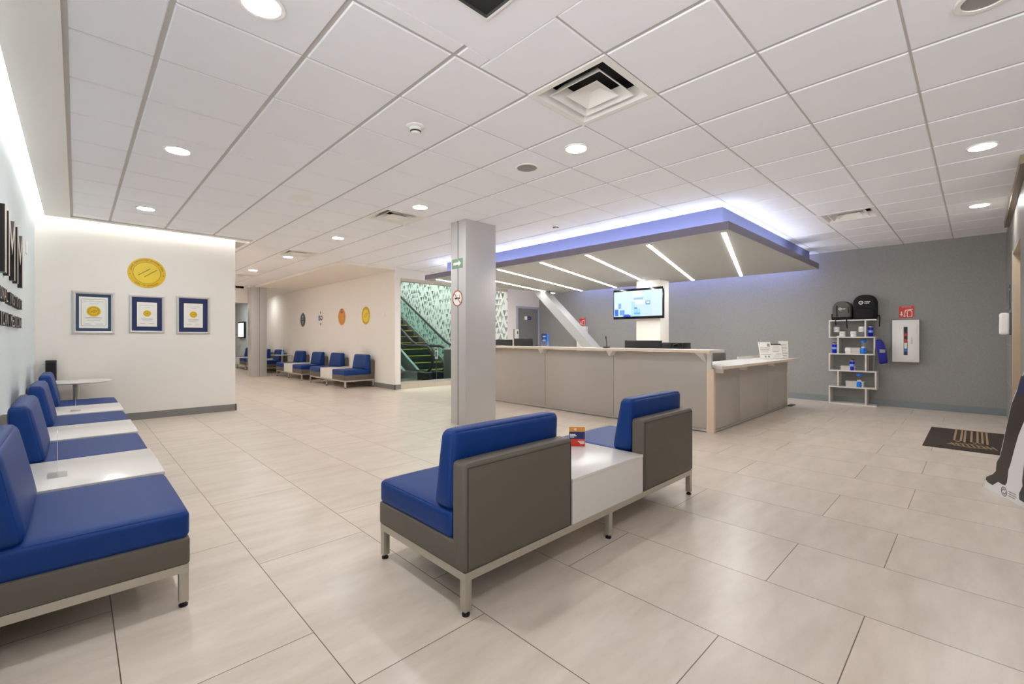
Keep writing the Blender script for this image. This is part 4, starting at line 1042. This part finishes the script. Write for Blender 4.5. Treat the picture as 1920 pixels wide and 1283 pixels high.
def ext_cabinet(label, y0, y1, z0, z1):
    yc, zc_ = (y0 + y1) / 2, (z0 + z1) / 2; w_, h_ = (y1 - y0) / 2, (z1 - z0) / 2
    t = thing('extinguisher_cabinet', label, 'fire extinguisher cabinet', (XR, yc, zc_))
    b = MB(); b.box(-0.125, 0, -w_, w_, -h_, h_, bev=0.004); b.build('cabinet_box', 'white', t)
    b = MB(); b.box(-0.135, -0.124, -w_ + 0.03, w_ - 0.045, -h_ + 0.035, h_ - 0.035, bev=0.003)
    d = b.build('door', 'white', t)
    b = MB(); b.box(-0.1365, -0.134, -0.028, 0.022, -0.24, 0.24); b.build('glass_slot', 'black_gloss', d, smooth=False)
    b = MB(); b.box(-0.139, -0.1364, -0.02, 0.014, -0.02, 0.03, 0); b.box(-0.139, -0.1364, -0.02, 0.014, 0.08, 0.13, 0); b.box(-0.139, -0.1364, -0.02, 0.014, -0.13, -0.03, 1); b.box(-0.139, -0.1364, -0.02, 0.014, -0.18, -0.14, 2)
    b.build('extinguisher_label', ['red', 'paper', 'sky'], d, smooth=False)
    b = MB(); b.box(-0.142, -0.134, -0.09, -0.07, -0.05, 0.06, bev=0.003); b.build('latch', 'aluminium', d)
ext_cabinet('white fire extinguisher cabinet on the grey wall right of the shelf', 0.665, 1.012, 0.79, 1.505)
b = MB(); b.box(-0.12, 0, -0.13, 0.17, -0.35, 0.35, bev=0.004)
t = thing('extinguisher_cabinet', 'white cabinet mostly hidden behind the slanted beam', 'fire extinguisher cabinet', (XR, 7.66, 1.17))
b.build('cabinet_box', 'white', t); b = MB(); b.box(-0.13, -0.119, -0.10, 0.14, -0.31, 0.31, bev=0.003); b.build('door', 'white', t)

# ------------------------------------------------------------------ display shelf and its goods
t = thing('display_shelf', 'white zigzag display shelf standing against the grey wall', 'shelf', (9.96, 0, 0))
SX = 0.26; th = 0.022
def board(y0, y1, z0, z1, nm):
    MB().box(0, SX, y0, y1, z0, z1).build(nm, 'laminate', t, smooth=False)
yl, yr = 1.895, 1.203
for z in (1.505, 1.200, 0.897, 0.595, 0.300, 0.0): board(yr if z not in (1.20, 0.897) else yr + 0.02, yl, z, z + th, 'shelf_board')
board(yl - th, yl, 1.222, 1.505, 'upright'); board(1.348, 1.348 + th, 1.222, 1.505, 'upright')
board(1.742, 1.742 + th, 0.919, 1.200, 'upright'); board(1.223, 1.223 + th, 0.919, 1.200, 'upright')
board(yl - th, yl, 0.617, 0.897, 'upright'); board(1.342, 1.342 + th, 0.617, 0.897, 'upright')
board(1.742, 1.742 + th, 0.322, 0.595, 'upright'); board(1.205, 1.205 + th, 0.322, 0.595, 'upright')
board(yl - th, yl, 0.022, 0.300, 'upright'); board(1.342, 1.342 + th, 0.022, 0.300, 'upright')

def round_top(w_, h_, n=10, k=0.5, base=0.9):
    """outline of a backpack: bottom flat, top a broad arch"""
    pts = [(-w_ * base, 0), (w_ * base, 0), (w_, h_ * .12), (w_, h_ * (1 - k))]
    for i in range(1, n):
        a_ = PI / 2 * i / n; pts.append((w_ * math.cos(a_) ** .8, h_ * (1 - k) + h_ * k * math.sin(a_) ** .8))
    pts.append((0, h_))
    for i in range(n - 1, 0, -1):
        a_ = PI / 2 * i / n; pts.append((-w_ * math.cos(a_) ** .8, h_ * (1 - k) + h_ * k * math.sin(a_) ** .8))
    pts += [(-w_, h_ * (1 - k)), (-w_, h_ * .12)]
    return pts
def puffed(b, pts, x_back, x_front, m, yc=0, zc_=0, steps=5, T=None):
    """outline in (y,z) inflated from x_back to x_front, edges rounded"""
    cy_ = sum(p[0] for p in pts) / len(pts); cz2 = sum(p[1] for p in pts) / len(pts)
    n = len(pts); vs_ = []; fs = []
    for i in range(steps + 1):
        f = i / steps; a_ = f * PI / 2
        s_ = 1 - 0.16 * (1 - math.cos(a_)); x = x_back + (x_front - x_back) * math.sin(a_) ** .9
        vs_ += [(x, cy_ + (p[0] - cy_) * s_, cz2 + (p[1] - cz2) * s_) for p in pts]
    for i in range(steps):
        for k in range(n):
            j = (k + 1) % n; fs.append([i * n + k, i * n + j, (i + 1) * n + j, (i + 1) * n + k])
    fs += [list(range(n))[::-1], [steps * n + k for k in range(n)]]
    b.raw(vs_, fs, m, T)
def logo(b, T, s, m):
    ringp(b, 0.5 * s, 0.8 * s, 0, 0.001, m, T, 24); b.prism([(-.1 * s, -.3 * s), (.2 * s, .05 * s), (.05 * s, .05 * s), (.1 * s, .3 * s), (-.2 * s, -.05 * s), (-.05 * s, -.05 * s)], 0, 0.001, m, T=T)
t = thing('backpack', 'large black backpack on top of the display shelf', 'backpack', (10.11, 1.385, 1.527))
b = MB(); puffed(b, round_top(0.172, 0.445, k=0.42), 0.10, -0.08, 0); b.build('body', 'black_cloth', t)
b = MB(); puffed(b, [(y, z * .40 + 0.01) for y, z in round_top(0.145, 0.44, k=0.25)], -0.06, -0.115, 0); b.build('front_pocket', 'black_cloth', t)
b = MB(); Tq = frameT((-0.0812, 0.0, 0.30), (0, -1, 0), (0, 0, 1)); logo(b, Tq @ Matrix.Translation((-0.045, 0, 0)), 0.042, 0); b.prism([(0.005, 0.006), (0.088, 0.006), (0.088, 0.018), (0.005, 0.018)], 0, 0.001, 0, T=Tq); b.prism([(0.005, -0.018), (0.072, -0.018), (0.072, -0.006), (0.005, -0.006)], 0, 0.001, 0, T=Tq); b.build('logo', 'paper', t, smooth=False)
b = MB(); b.tube([(0.02, -0.165, 0.06), (-0.02, -0.20, 0.07), (-0.04, -0.215, 0.02), (-0.06, -0.21, -0.06), (-0.06, -0.21, -0.13)], 0.009); b.build('strap', 'black_cloth', t)
t = thing('backpack', 'smaller grey backpack with a black base on the display shelf', 'backpack', (10.11, 1.715, 1.527))
b = MB(); puffed(b, round_top(0.148, 0.345, k=0.5, base=.95), 0.09, -0.08, 0); b.build('body', 'heather', t)
b = MB(); b.cushion(-0.088, 0.095, -0.152, 0.152, 0.0, 0.06, 0.025); b.cushion(-0.05, 0.05, 0.13, 0.158, 0.02, 0.12, 0.01); b.build('base_panel', 'black_cloth', t)
b = MB(); b.tube([(-0.055, 0.06, 0.30), (-0.085, 0.07, 0.24), (-0.088, 0.065, 0.12), (-0.086, 0.065, 0.06)], 0.008); b.tube([(-0.05, -0.095, 0.29), (-0.08, -0.105, 0.22), (-0.085, -0.11, 0.12)], 0.006); b.build('trim_strap', 'black_cloth', t)
b = MB(); b.tube([(-0.09, -0.10, 0.05), (-0.155, -0.09, 0.0), (-0.157, -0.09, -0.06), (-0.157, -0.10, -0.155)], 0.010); b.tube([(-0.09, 0.08, 0.04), (-0.155, 0.075, 0.0), (-0.157, 0.07, -0.10)], 0.007); b.build('strap', 'black_cloth', t)
b = MB(); Tq = frameT((-0.0812, -0.01, 0.20), (0, -1, 0), (0, 0, 1)); logo(b, Tq @ Matrix.Translation((-0.03, 0, 0)), 0.03, 0); b.prism([(0.002, -0.006), (0.05, -0.006), (0.05, 0.008), (0.002, 0.008)], 0, 0.001, 0, T=Tq); b.build('logo', 'paper', t, smooth=False)

def mug():
    t = thing('mug', 'x', 'mug', (0, 0, 0))
    b = MB(); b.lathe([(0.0, 0.0), (0.040, 0.0), (0.045, 0.004), (0.046, 0.095), (0.042, 0.096), (0.041, 0.008), (0.0, 0.006)], 28); b.build('cup', 'white', t)
    b = MB(); b.tube([(0.043, -0.005, 0.078), (0.065, -0.008, 0.076), (0.078, -0.01, 0.05), (0.065, -0.008, 0.024), (0.043, -0.005, 0.022)], 0.006); b.build('handle', 'white', t)
    b = MB(); Tq = frameT((-0.0462, 0, 0.05), (0, -1, 0), (0, 0, 1)); b.prism([(-0.018, 0.0), (0.018, 0.0), (0.018, 0.007), (-0.018, 0.007)], -0.002, 0.001, 0, T=Tq); b.build('print', 'ink_grey', t, smooth=False)
    return t
mg = mug(); GM = 'white printed mugs on the top shelf tier'
# raised mugs stand on small clear risers
for k, (y, z, x, lab) in enumerate([(1.79, 1.305, 10.06, 'white mug raised at the left end of the top shelf tier'), (1.698, 1.222, 10.02, 'white mug standing on the top shelf tier, left of the two low ones'),
                                    (1.533, 1.222, 10.02, 'white mug standing on the top shelf tier, right of the two low ones'), (1.425, 1.305, 10.06, 'white mug raised beside the upright of the top shelf tier')]):
    o = mg if k == 0 else copy_tree(mg); o.location = (x, y, z); o['label'] = lab; o['group'] = GM
for k, (y, lab) in enumerate([(1.79, 'clear block under the left raised mug'), (1.425, 'clear block under the right raised mug')]):
    o = MB().box(10.0, 10.12, y - 0.052, y + 0.052, 1.222, 1.305).build('acrylic_riser', 'clear', smooth=False); tag(o, lab, 'display riser', 'clear mug risers')
t = thing('coaster', 'small white round coaster lying in front of the left raised mug', 'coaster', (9.985, 1.735, 1.222))
b = MB(); b.lathe([(0, 0), (0.04, 0), (0.042, 0.005), (0.036, 0.012), (0, 0.012)], 24); b.build('disc', 'white', t)

def tumbler():
    t = thing('tumbler', 'x', 'tumbler', (0, 0, 0))
    b = MB(); b.lathe([(0.0, 0.0), (0.032, 0.0), (0.034, 0.003), (0.038, 0.162), (0.034, 0.164), (0, 0.164)], 28); b.build('body', 'royal', t)
    b = MB(); b.lathe([(0.0362, 0.072), (0.0368, 0.074), (0.0378, 0.108), (0.0372, 0.110)], 28); b.build('label_band', 'pale_sky', t)
    b = MB(); b.lathe([(0.0375, 0.163), (0.0385, 0.166), (0.0385, 0.178), (0.036, 0.18)], 28); b.build('rim', 'chrome', t)
    b = MB(); b.lathe([(0.037, 0.178), (0.037, 0.192), (0.03, 0.196), (0, 0.196)], 28); b.build('lid', 'black', t)
    return t
tm = tumbler(); GT = 'royal blue steel tumblers on the display shelf'
for k, (y, z, lab) in enumerate([(1.293, 1.222, 'blue tumbler in the right cell of the top shelf tier'), (1.818, 0.919, 'blue tumbler on the left end of the second shelf tier'), (1.553, 0.617, 'blue tumbler in the middle of the third shelf tier')]):
    o = tm if k == 0 else copy_tree(tm); o.location = (10.02, y, z); o['label'] = lab; o['group'] = GT
def bottle():
    t = thing('water_bottle', 'x', 'bottle', (0, 0, 0))
    b = MB(); b.lathe([(0.0, 0.0), (0.040, 0.0), (0.042, 0.005), (0.042, 0.075), (0.038, 0.095), (0.036, 0.099)], 28); b.build('base', 'sky', t)
    b = MB(); b.lathe([(0.036, 0.099), (0.036, 0.198), (0.033, 0.198), (0.033, 0.1)], 28); b.build('clear_wall', 'clear', t)
    b = MB(); b.lathe([(0.0, 0.102), (0.028, 0.102), (0.028, 0.128), (0, 0.128)], 20); b.build('filter', 'white', t)
    b = MB(); b.lathe([(0.039, 0.197), (0.04, 0.2), (0.039, 0.226), (0.03, 0.238), (0, 0.24)], 28); b.tube([(0, -0.03, 0.23), (0, -0.055, 0.235), (0, -0.068, 0.243)], 0.006); b.build('lid', 'sky', t)
    return t
bt = bottle(); GBt = 'clear bottles with bright blue ends'
for k, (y, z, lab) in enumerate([(1.395, 0.919, 'clear bottle with blue lid and base on the second shelf tier'), (1.452, 0.322, 'clear bottle with blue lid and base on the fourth shelf tier')]):
    o = bt if k == 0 else copy_tree(bt); o.location = (10.02, y, z); o['label'] = lab; o['group'] = GBt
def gift_box(label, y0, y1, z, h_, ribbon=False):
    t = thing('gift_box', label, 'box', (10.0, 0, z))
    b = MB(); b.box(0, 0.12, y0, y1, 0, h_ * .72); b.build('box', 'greige_box', t, smooth=False)
    b = MB(); b.box(-0.003, 0.123, y0 - 0.003, y1 + 0.003, h_ * .72, h_); b.build('lid', 'greige_box', t, smooth=False)
    if ribbon:
        b = MB(); b.box(-0.006, 0.0, y1 - 0.075, y1 - 0.012, 0, h_ + 0.004); b.cushion(-0.02, -0.004, y1 - 0.085, y1, h_ * .3, h_ * .85, 0.007); b.build('ribbon', 'paper', t)
gift_box('grey white gift box with a ribbon on the second shelf tier', 1.44, 1.655, 0.919, 0.105, True)
gift_box('low grey white box behind the tumbler on the third shelf tier', 1.52, 1.72, 0.617, 0.075)
gift_box('grey white box behind the bottle on the fourth shelf tier', 1.392, 1.645, 0.322, 0.10)

# drawstring bag hanging off the shelf edge
t = thing('drawstring_bag', 'royal blue drawstring bag hanging from the right edge of the shelf', 'bag', (9.985, 1.17, 1.19))
b = MB()
out = [(0.055, -0.04), (0.035, -0.02), (-0.02, -0.015), (-0.06, -0.08), (-0.09, -0.2), (-0.115, -0.40), (-0.11, -0.42), (-0.02, -0.445), (0.0, -0.43), (0.02, -0.25), (0.05, -0.12)]
puffed(b, [(y, z) for y, z in out], 0.02, -0.045, 0, steps=4); puffed(b, [(y, z) for y, z in out], 0.02, 0.05, 0, steps=4)
b.build('body', 'navy_cloth', t)
b = MB(); b.box(-0.048, -0.044, -0.085, -0.01, -0.245, -0.19); b.build('print', 'ink_grey', t, smooth=False)
b = MB(); b.tube([(-0.03, 0.048, 0.032), (-0.034, 0.045, -0.05), (-0.03, 0.065, -0.35), (-0.03, 0.072, -0.57)], 0.004); b.tube([(0.0, 0.01, -0.01), (-0.03, 0.025, 0.032), (-0.03, 0.05, 0.033)], 0.004); b.tube([(-0.02, -0.01, -0.44), (-0.03, 0.01, -0.5), (-0.02, 0.0, -0.57)], 0.003); b.build('cord', 'ink_grey', t)

# ------------------------------------------------------------------ door mat
t = thing('door_mat', 'dark brown entrance mat with a tan logo on the floor by the grey wall', 'mat', (6.77, -0.60, 0))
b = MB(); b.box(0, 1.48, 0, 1.02, 0, 0.008, bev=0.003); b.build('backing', 'matt', t)
b = MB(); Tm = frameT((0, 0, 0.008), (0, -1, 0), (1, 0, 0))
# local x = -Y (right), local y = +X (away); origin at (6.77,-.60)
def P(X, Y): return (-(Y + 0.60), X - 6.77)
for k, y in enumerate((0.19, 0.135, 0.105, 0.05, 0.0, -0.04, -0.078)):
    b.prism([P(7.27, y), P(7.27, y - 0.018), P(8.22, y - 0.018), P(8.22, y)], 0, 0.002, 0, T=Tm)
for (y0, y1, x) in ((0.19, 0.117, 8.20), (0.105, 0.032, 8.20), (0.05, -0.06, 7.27), (0.0, -0.09, 8.20), (0.19, 0.117, 7.27)):
    b.prism([P(x, y0), P(x, y1), P(x + 0.05, y1), P(x + 0.05, y0)], 0, 0.002, 0, T=Tm)
for k in range(9):
    y = 0.21 - 0.04 * k
    b.prism([P(7.19 , y), P(7.16, y - 0.018), P(6.98, y - 0.05), P(7.01, y - 0.032)], 0, 0.002, 0, T=Tm)
b.prism([P(7.07, 0.24), P(7.20, 0.05), P(7.20, 0.03), P(7.05, 0.23)], 0, 0.002, 0, T=Tm); b.prism([P(7.20, 0.05), P(7.20, 0.03), P(7.07, -0.13), P(7.055, -0.12)], 0, 0.002, 0, T=Tm)
b.prism([P(7.07, 0.24), P(7.05, 0.23), P(6.95, 0.04), P(6.97, 0.04)], 0, 0.002, 0, T=Tm); b.prism([P(6.97, 0.04), P(6.95, 0.04), P(7.055, -0.13), P(7.07, -0.12)], 0, 0.002, 0, T=Tm)
b.build('logo', 'tan', t, smooth=False)

# ------------------------------------------------------------------ printed cardboard standee
A0 = Vector((5.241, -0.042)); D = Vector((4.792 - 5.241, -0.233 + 0.042)).normalized()
t = thing('cardboard_standee', 'life-size printed cardboard figure in black trousers cut by the right edge', 'cardboard standee', (A0.x, A0.y, 0))
Ts = frameT((0, 0, 0), (D.x, D.y, 0), (0, 0, 1))      # local x along board, y up, z out
if (Ts.to_3x3() @ Vector((0, 0, 1))).dot(Vector((-A0.x, -A0.y, 0))) < 0: FZ = -1
else: FZ = 1
def lay_(b, pts, t0, t1, m): b.prism(pts, FZ * t0, FZ * t1, m, T=Ts)
leg1 = [(0.118, 0.052), (0.06, 0.055), (0.028, 0.07), (0.04, 0.095), (0.07, 0.110), (0.12, 0.135), (0.165, 0.170), (0.163, 0.19), (0.172, 0.243), (0.215, 0.300), (0.245, 0.38), (0.275, 0.479), (0.324, 0.630), (0.350, 0.708), (0.413, 0.819), (0.46, 0.93), (0.66, 0.93), (0.64, 0.86), (0.56, 0.70), (0.49, 0.615), (0.428, 0.503), (0.385, 0.40), (0.360, 0.33), (0.334, 0.264), (0.312, 0.221), (0.305, 0.17), (0.294, 0.121), (0.275, 0.098), (0.244, 0.094), (0.19, 0.099), (0.16, 0.08)]
leg2 = [(0.44, 0.046), (0.50, 0.04), (0.60, 0.045), (0.66, 0.07), (0.65, 0.13), (0.66, 0.25), (0.74, 0.5), (0.86, 0.78), (0.88, 0.82), (0.60, 0.82), (0.58, 0.75), (0.52, 0.5), (0.485, 0.28), (0.47, 0.19), (0.475, 0.15), (0.44, 0.09)]
torso = [(0.405, 0.80), (0.95, 0.80), (0.96, 1.05), (0.97, 1.25), (1.05, 1.05), (1.11, 1.08), (1.05, 1.32), (0.99, 1.44), (0.87, 1.49), (0.77, 1.49), (0.68, 1.44), (0.64, 1.32), (0.58, 1.1), (0.64, 1.06), (0.68, 1.2), (0.60, 1.05), (0.50, 0.96)]
headp = disc(24, 0.085, 0.82, 1.62, 0.115)
board_ = [(0, 0), (1.05, 0), (1.05, 0.04), (0.80, 0.05), (0.78, 0.28), (0.90, 0.78), (0.97, 0.80), (0.98, 1.18), (1.05, 1.03), (1.13, 1.07), (1.07, 1.34), (1.0, 1.46), (0.88, 1.51), (0.91, 1.60), (0.90, 1.72), (0.82, 1.76), (0.74, 1.72), (0.73, 1.60), (0.76, 1.51), (0.67, 1.46), (0.62, 1.33), (0.555, 1.09), (0.62, 1.03), (0.56, 1.02), (0.49, 0.965), (0.41, 0.83), (0.345, 0.71), (0.27, 0.48), (0.21, 0.302), (0.168, 0.245), (0.159, 0.19), (0.16, 0.172), (0.117, 0.14), (0.068, 0.115), (0.037, 0.1), (0.023, 0.07), (0.018, 0.045)]
b = MB(); lay_(b, board_, -0.006, 0, 0); b.build('board', 'foam', t, smooth=False)
b = MB(); lay_(b, leg1, 0, 0.0012, 0); b.build('printed_leg', 'trouser', t, smooth=False)
boot1 = [(0.118, 0.052), (0.06, 0.055), (0.028, 0.07), (0.04, 0.095), (0.07, 0.110), (0.12, 0.135), (0.165, 0.175), (0.30, 0.175), (0.294, 0.121), (0.275, 0.098), (0.244, 0.094), (0.19, 0.099), (0.16, 0.08)]
b = MB(); lay_(b, boot1, 0.0012, 0.002, 0); b.build('printed_boot', 'boot', t, smooth=False)
b = MB(); lay_(b, leg2, 0.0, 0.001, 0); b.build('printed_leg', 'trouser', t, smooth=False)
b = MB(); lay_(b, [(0.44, 0.046), (0.50, 0.04), (0.60, 0.045), (0.66, 0.07), (0.65, 0.15), (0.475, 0.15), (0.44, 0.09)], 0.001, 0.002, 0); b.build('printed_boot', 'boot', t, smooth=False)
b = MB(); lay_(b, torso, 0.0012, 0.002, 0); b.build('printed_shirt', 'polo', t, smooth=False)
b = MB(); lay_(b, headp, 0.0, 0.001, 0); lay_(b, [(0.795, 1.48), (0.845, 1.48), (0.845, 1.54), (0.795, 1.54)], 0, 0.001, 0); b.build('printed_head', 'skin', t, smooth=False)
b = MB(); lay_(b, [(0.735, 1.66), (0.905, 1.66), (0.895, 1.72), (0.82, 1.745), (0.745, 1.72)], 0.001, 0.002, 0); b.build('printed_hair', 'hair', t, smooth=False)
b = MB()
for r0, r1 in ((0.03, 0.036), (0.015, 0.022)):
    n = 28
    for k in range(n):
        if r0 < 0.02 and k % 14 in (0, 1, 2): continue
        a0, a1 = 2 * PI * k / n, 2 * PI * (k + 1) / n
        lay_(b, [(0.262 + r0 * math.cos(a0), 0.047 + r0 * 1.0 * math.sin(a0)), (0.262 + r1 * math.cos(a0), 0.047 + r1 * math.sin(a0)), (0.262 + r1 * math.cos(a1), 0.047 + r1 * math.sin(a1)), (0.262 + r0 * math.cos(a1), 0.047 + r0 * math.sin(a1))], 0, 0.001, 0)
for k, (zz, ww) in enumerate(((0.062, 0.085), (0.046, 0.09), (0.030, 0.075))):
    lay_(b, [(0.315, zz), (0.315 + ww, zz), (0.315 + ww, zz + 0.007), (0.315, zz + 0.007)], 0, 0.001, 1)
b.build('logo', ['seal_grey', 'ink_grey'], t, smooth=False)
b = MB(); b.raw([tuple(Ts @ Vector((x, y, -FZ * 0.006))) for x, y in ((0.4, 0), (0.6, 0), (0.6, 0.6))] + [tuple(Ts @ Vector((x, y, -FZ * zz))) for x, y, zz in ((0.4, 0, 0.3), (0.6, 0, 0.3))], [(0, 1, 2), (0, 3, 4, 1), (1, 4, 2), (0, 2, 4, 3)]); b.build('rear_support', 'foam', t, smooth=False)

# ------------------------------------------------------------------ escalators behind the glass
def escalator(label, x0, x1):
    t = thing('escalator', label, 'escalator', (x0, 10.5, 0)); W = x1 - x0
    sl_ = math.tan(math.radians(30)); y1_ = 1.35; n = 22; run = 0.36; rise = run * sl_
    b = MB()
    b.box(0.15, W - 0.15, 0.15, y1_, 0.0, 0.02, 1)
    for k in range(n):
        y = y1_ + k * run
        b.box(0.15, W - 0.15, y, y + run + 0.02, k * rise - 0.1, (k + 1) * rise, 0)
    b.build('steps', ['step', 'chrome'], t, smooth=False)
    b = MB()
    for k in range(n):
        y = y1_ + k * run; z = (k + 1) * rise
        b.box(0.15, W - 0.15, y - 0.004, y + 0.045, z - 0.012, z + 0.004)
    b.box(0.15, W - 0.15, 0.18, 0.24, 0.02, 0.026); b.build('step_edges', 'yellow', t, smooth=False)
    for xs in (0.03, W - 0.12):
        prof = [(0.0, 0.0), (0.0, 0.24), (y1_ - 0.1, 0.24), (y1_ + n * run, 0.24 + n * rise + 0.06), (y1_ + n * run, -0.1 + n * rise), (y1_ + 0.2, 0)]
        b = MB(); b.prism(prof, xs, xs + 0.09, axis='x'); b.build('skirt', 'chrome', t, smooth=False)
        g = [(-0.12, 0.24)]
        for k in range(9):
            a_ = -PI / 2 - PI * k / 8; g.append((0.12 + 0.33 * math.cos(a_) * 1.0, 0.60 + 0.33 * math.sin(a_)))
        g = [(0.12 + 0.33 * math.cos(-PI / 2 - PI * k / 8), 0.61 + 0.33 * math.sin(-PI / 2 - PI * k / 8)) for k in range(9)]
        g += [(y1_, 0.94), (y1_ + n * run, 0.94 + n * rise), (y1_ + n * run, 0.24 + n * rise), (y1_ - 0.1, 0.24)]
        b = MB(); b.prism(g, xs + 0.04, xs + 0.052, axis='x'); b.build('glass_balustrade', 'glass', t, smooth=False)
        path = [(xs + 0.046, 0.12 + 0.36 * math.cos(-PI / 2 - PI * k / 10), 0.61 + 0.36 * math.sin(-PI / 2 - PI * k / 10)) for k in range(11)]
        path = path + [(xs + 0.046, y1_ - 0.25, 0.97), (xs + 0.046, y1_, 0.985), (xs + 0.046, y1_ + 0.25, 0.985 + 0.25 * sl_ * 0.7), (xs + 0.046, y1_ + n * run, 0.96 + n * rise)]
        b = MB(); b.tube(path, 0.038, 10); b.build('handrail', 'handrail', t)
        b = MB(); b.cushion(xs - 0.03, xs + 0.12, -0.15, 0.45, 0.0, 0.26, 0.05); b.build('newel_base', 'black', t)
    return t
escalator('right escalator behind the glass, beside the triangle wallpaper', 7.36, 8.76)
escalator('left escalator behind the glass, mostly hidden by the white wall', 5.70, 7.02)
b = MB(); b.box(7.16, 7.17, 10.35, 10.47, 0.62, 0.92, 0); b.box(7.158, 7.16, 10.36, 10.46, 0.86, 0.91, 1); b.box(7.158, 7.16, 10.38, 10.44, 0.68, 0.82, 2); b.box(7.16, 7.17, 10.40, 10.42, 0, 0.62, 3); b.box(7.10, 7.23, 10.35, 10.47, 0, 0.02, 3)
t = thing('notice_stand', 'white notice with a red heading standing between the escalators', 'sign stand', (0, 0, 0))
b.build('stand', ['paper', 'red', 'slate', 'chrome'], t, smooth=False)
t = thing('waste_bin', 'dark grey upright bin behind the glass, next to the pillar', 'bin', (7.42, 10.0, 0))
b = MB(); b.box(-0.16, 0.22, -0.15, 0.2, 0, 0.88, bev=0.006); b.build('body', 'dark_cab', t)
b = MB(); b.box(-0.165, 0.225, -0.155, 0.205, 0.88, 0.92, bev=0.006); b.build('lid', 'curb', t)

# small television on the corridor wall
t = thing('television', 'small television glowing white far down the corridor', 'television', (XB - 0.06, 22.55, 1.55))
b = MB(); b.box(-0.03, 0.04, -0.5, 0.5, -0.36, 0.36, bev=0.006); b.build('housing', 'black_gloss', t)
M['tv2'] = emit('small_screen_glow', (0.9, 0.93, 1.0, 1), 0.4)
b = MB(); b.box(-0.032, -0.0305, -0.47, 0.47, -0.3, 0.3); b.build('screen', 'tv2', t, smooth=False)
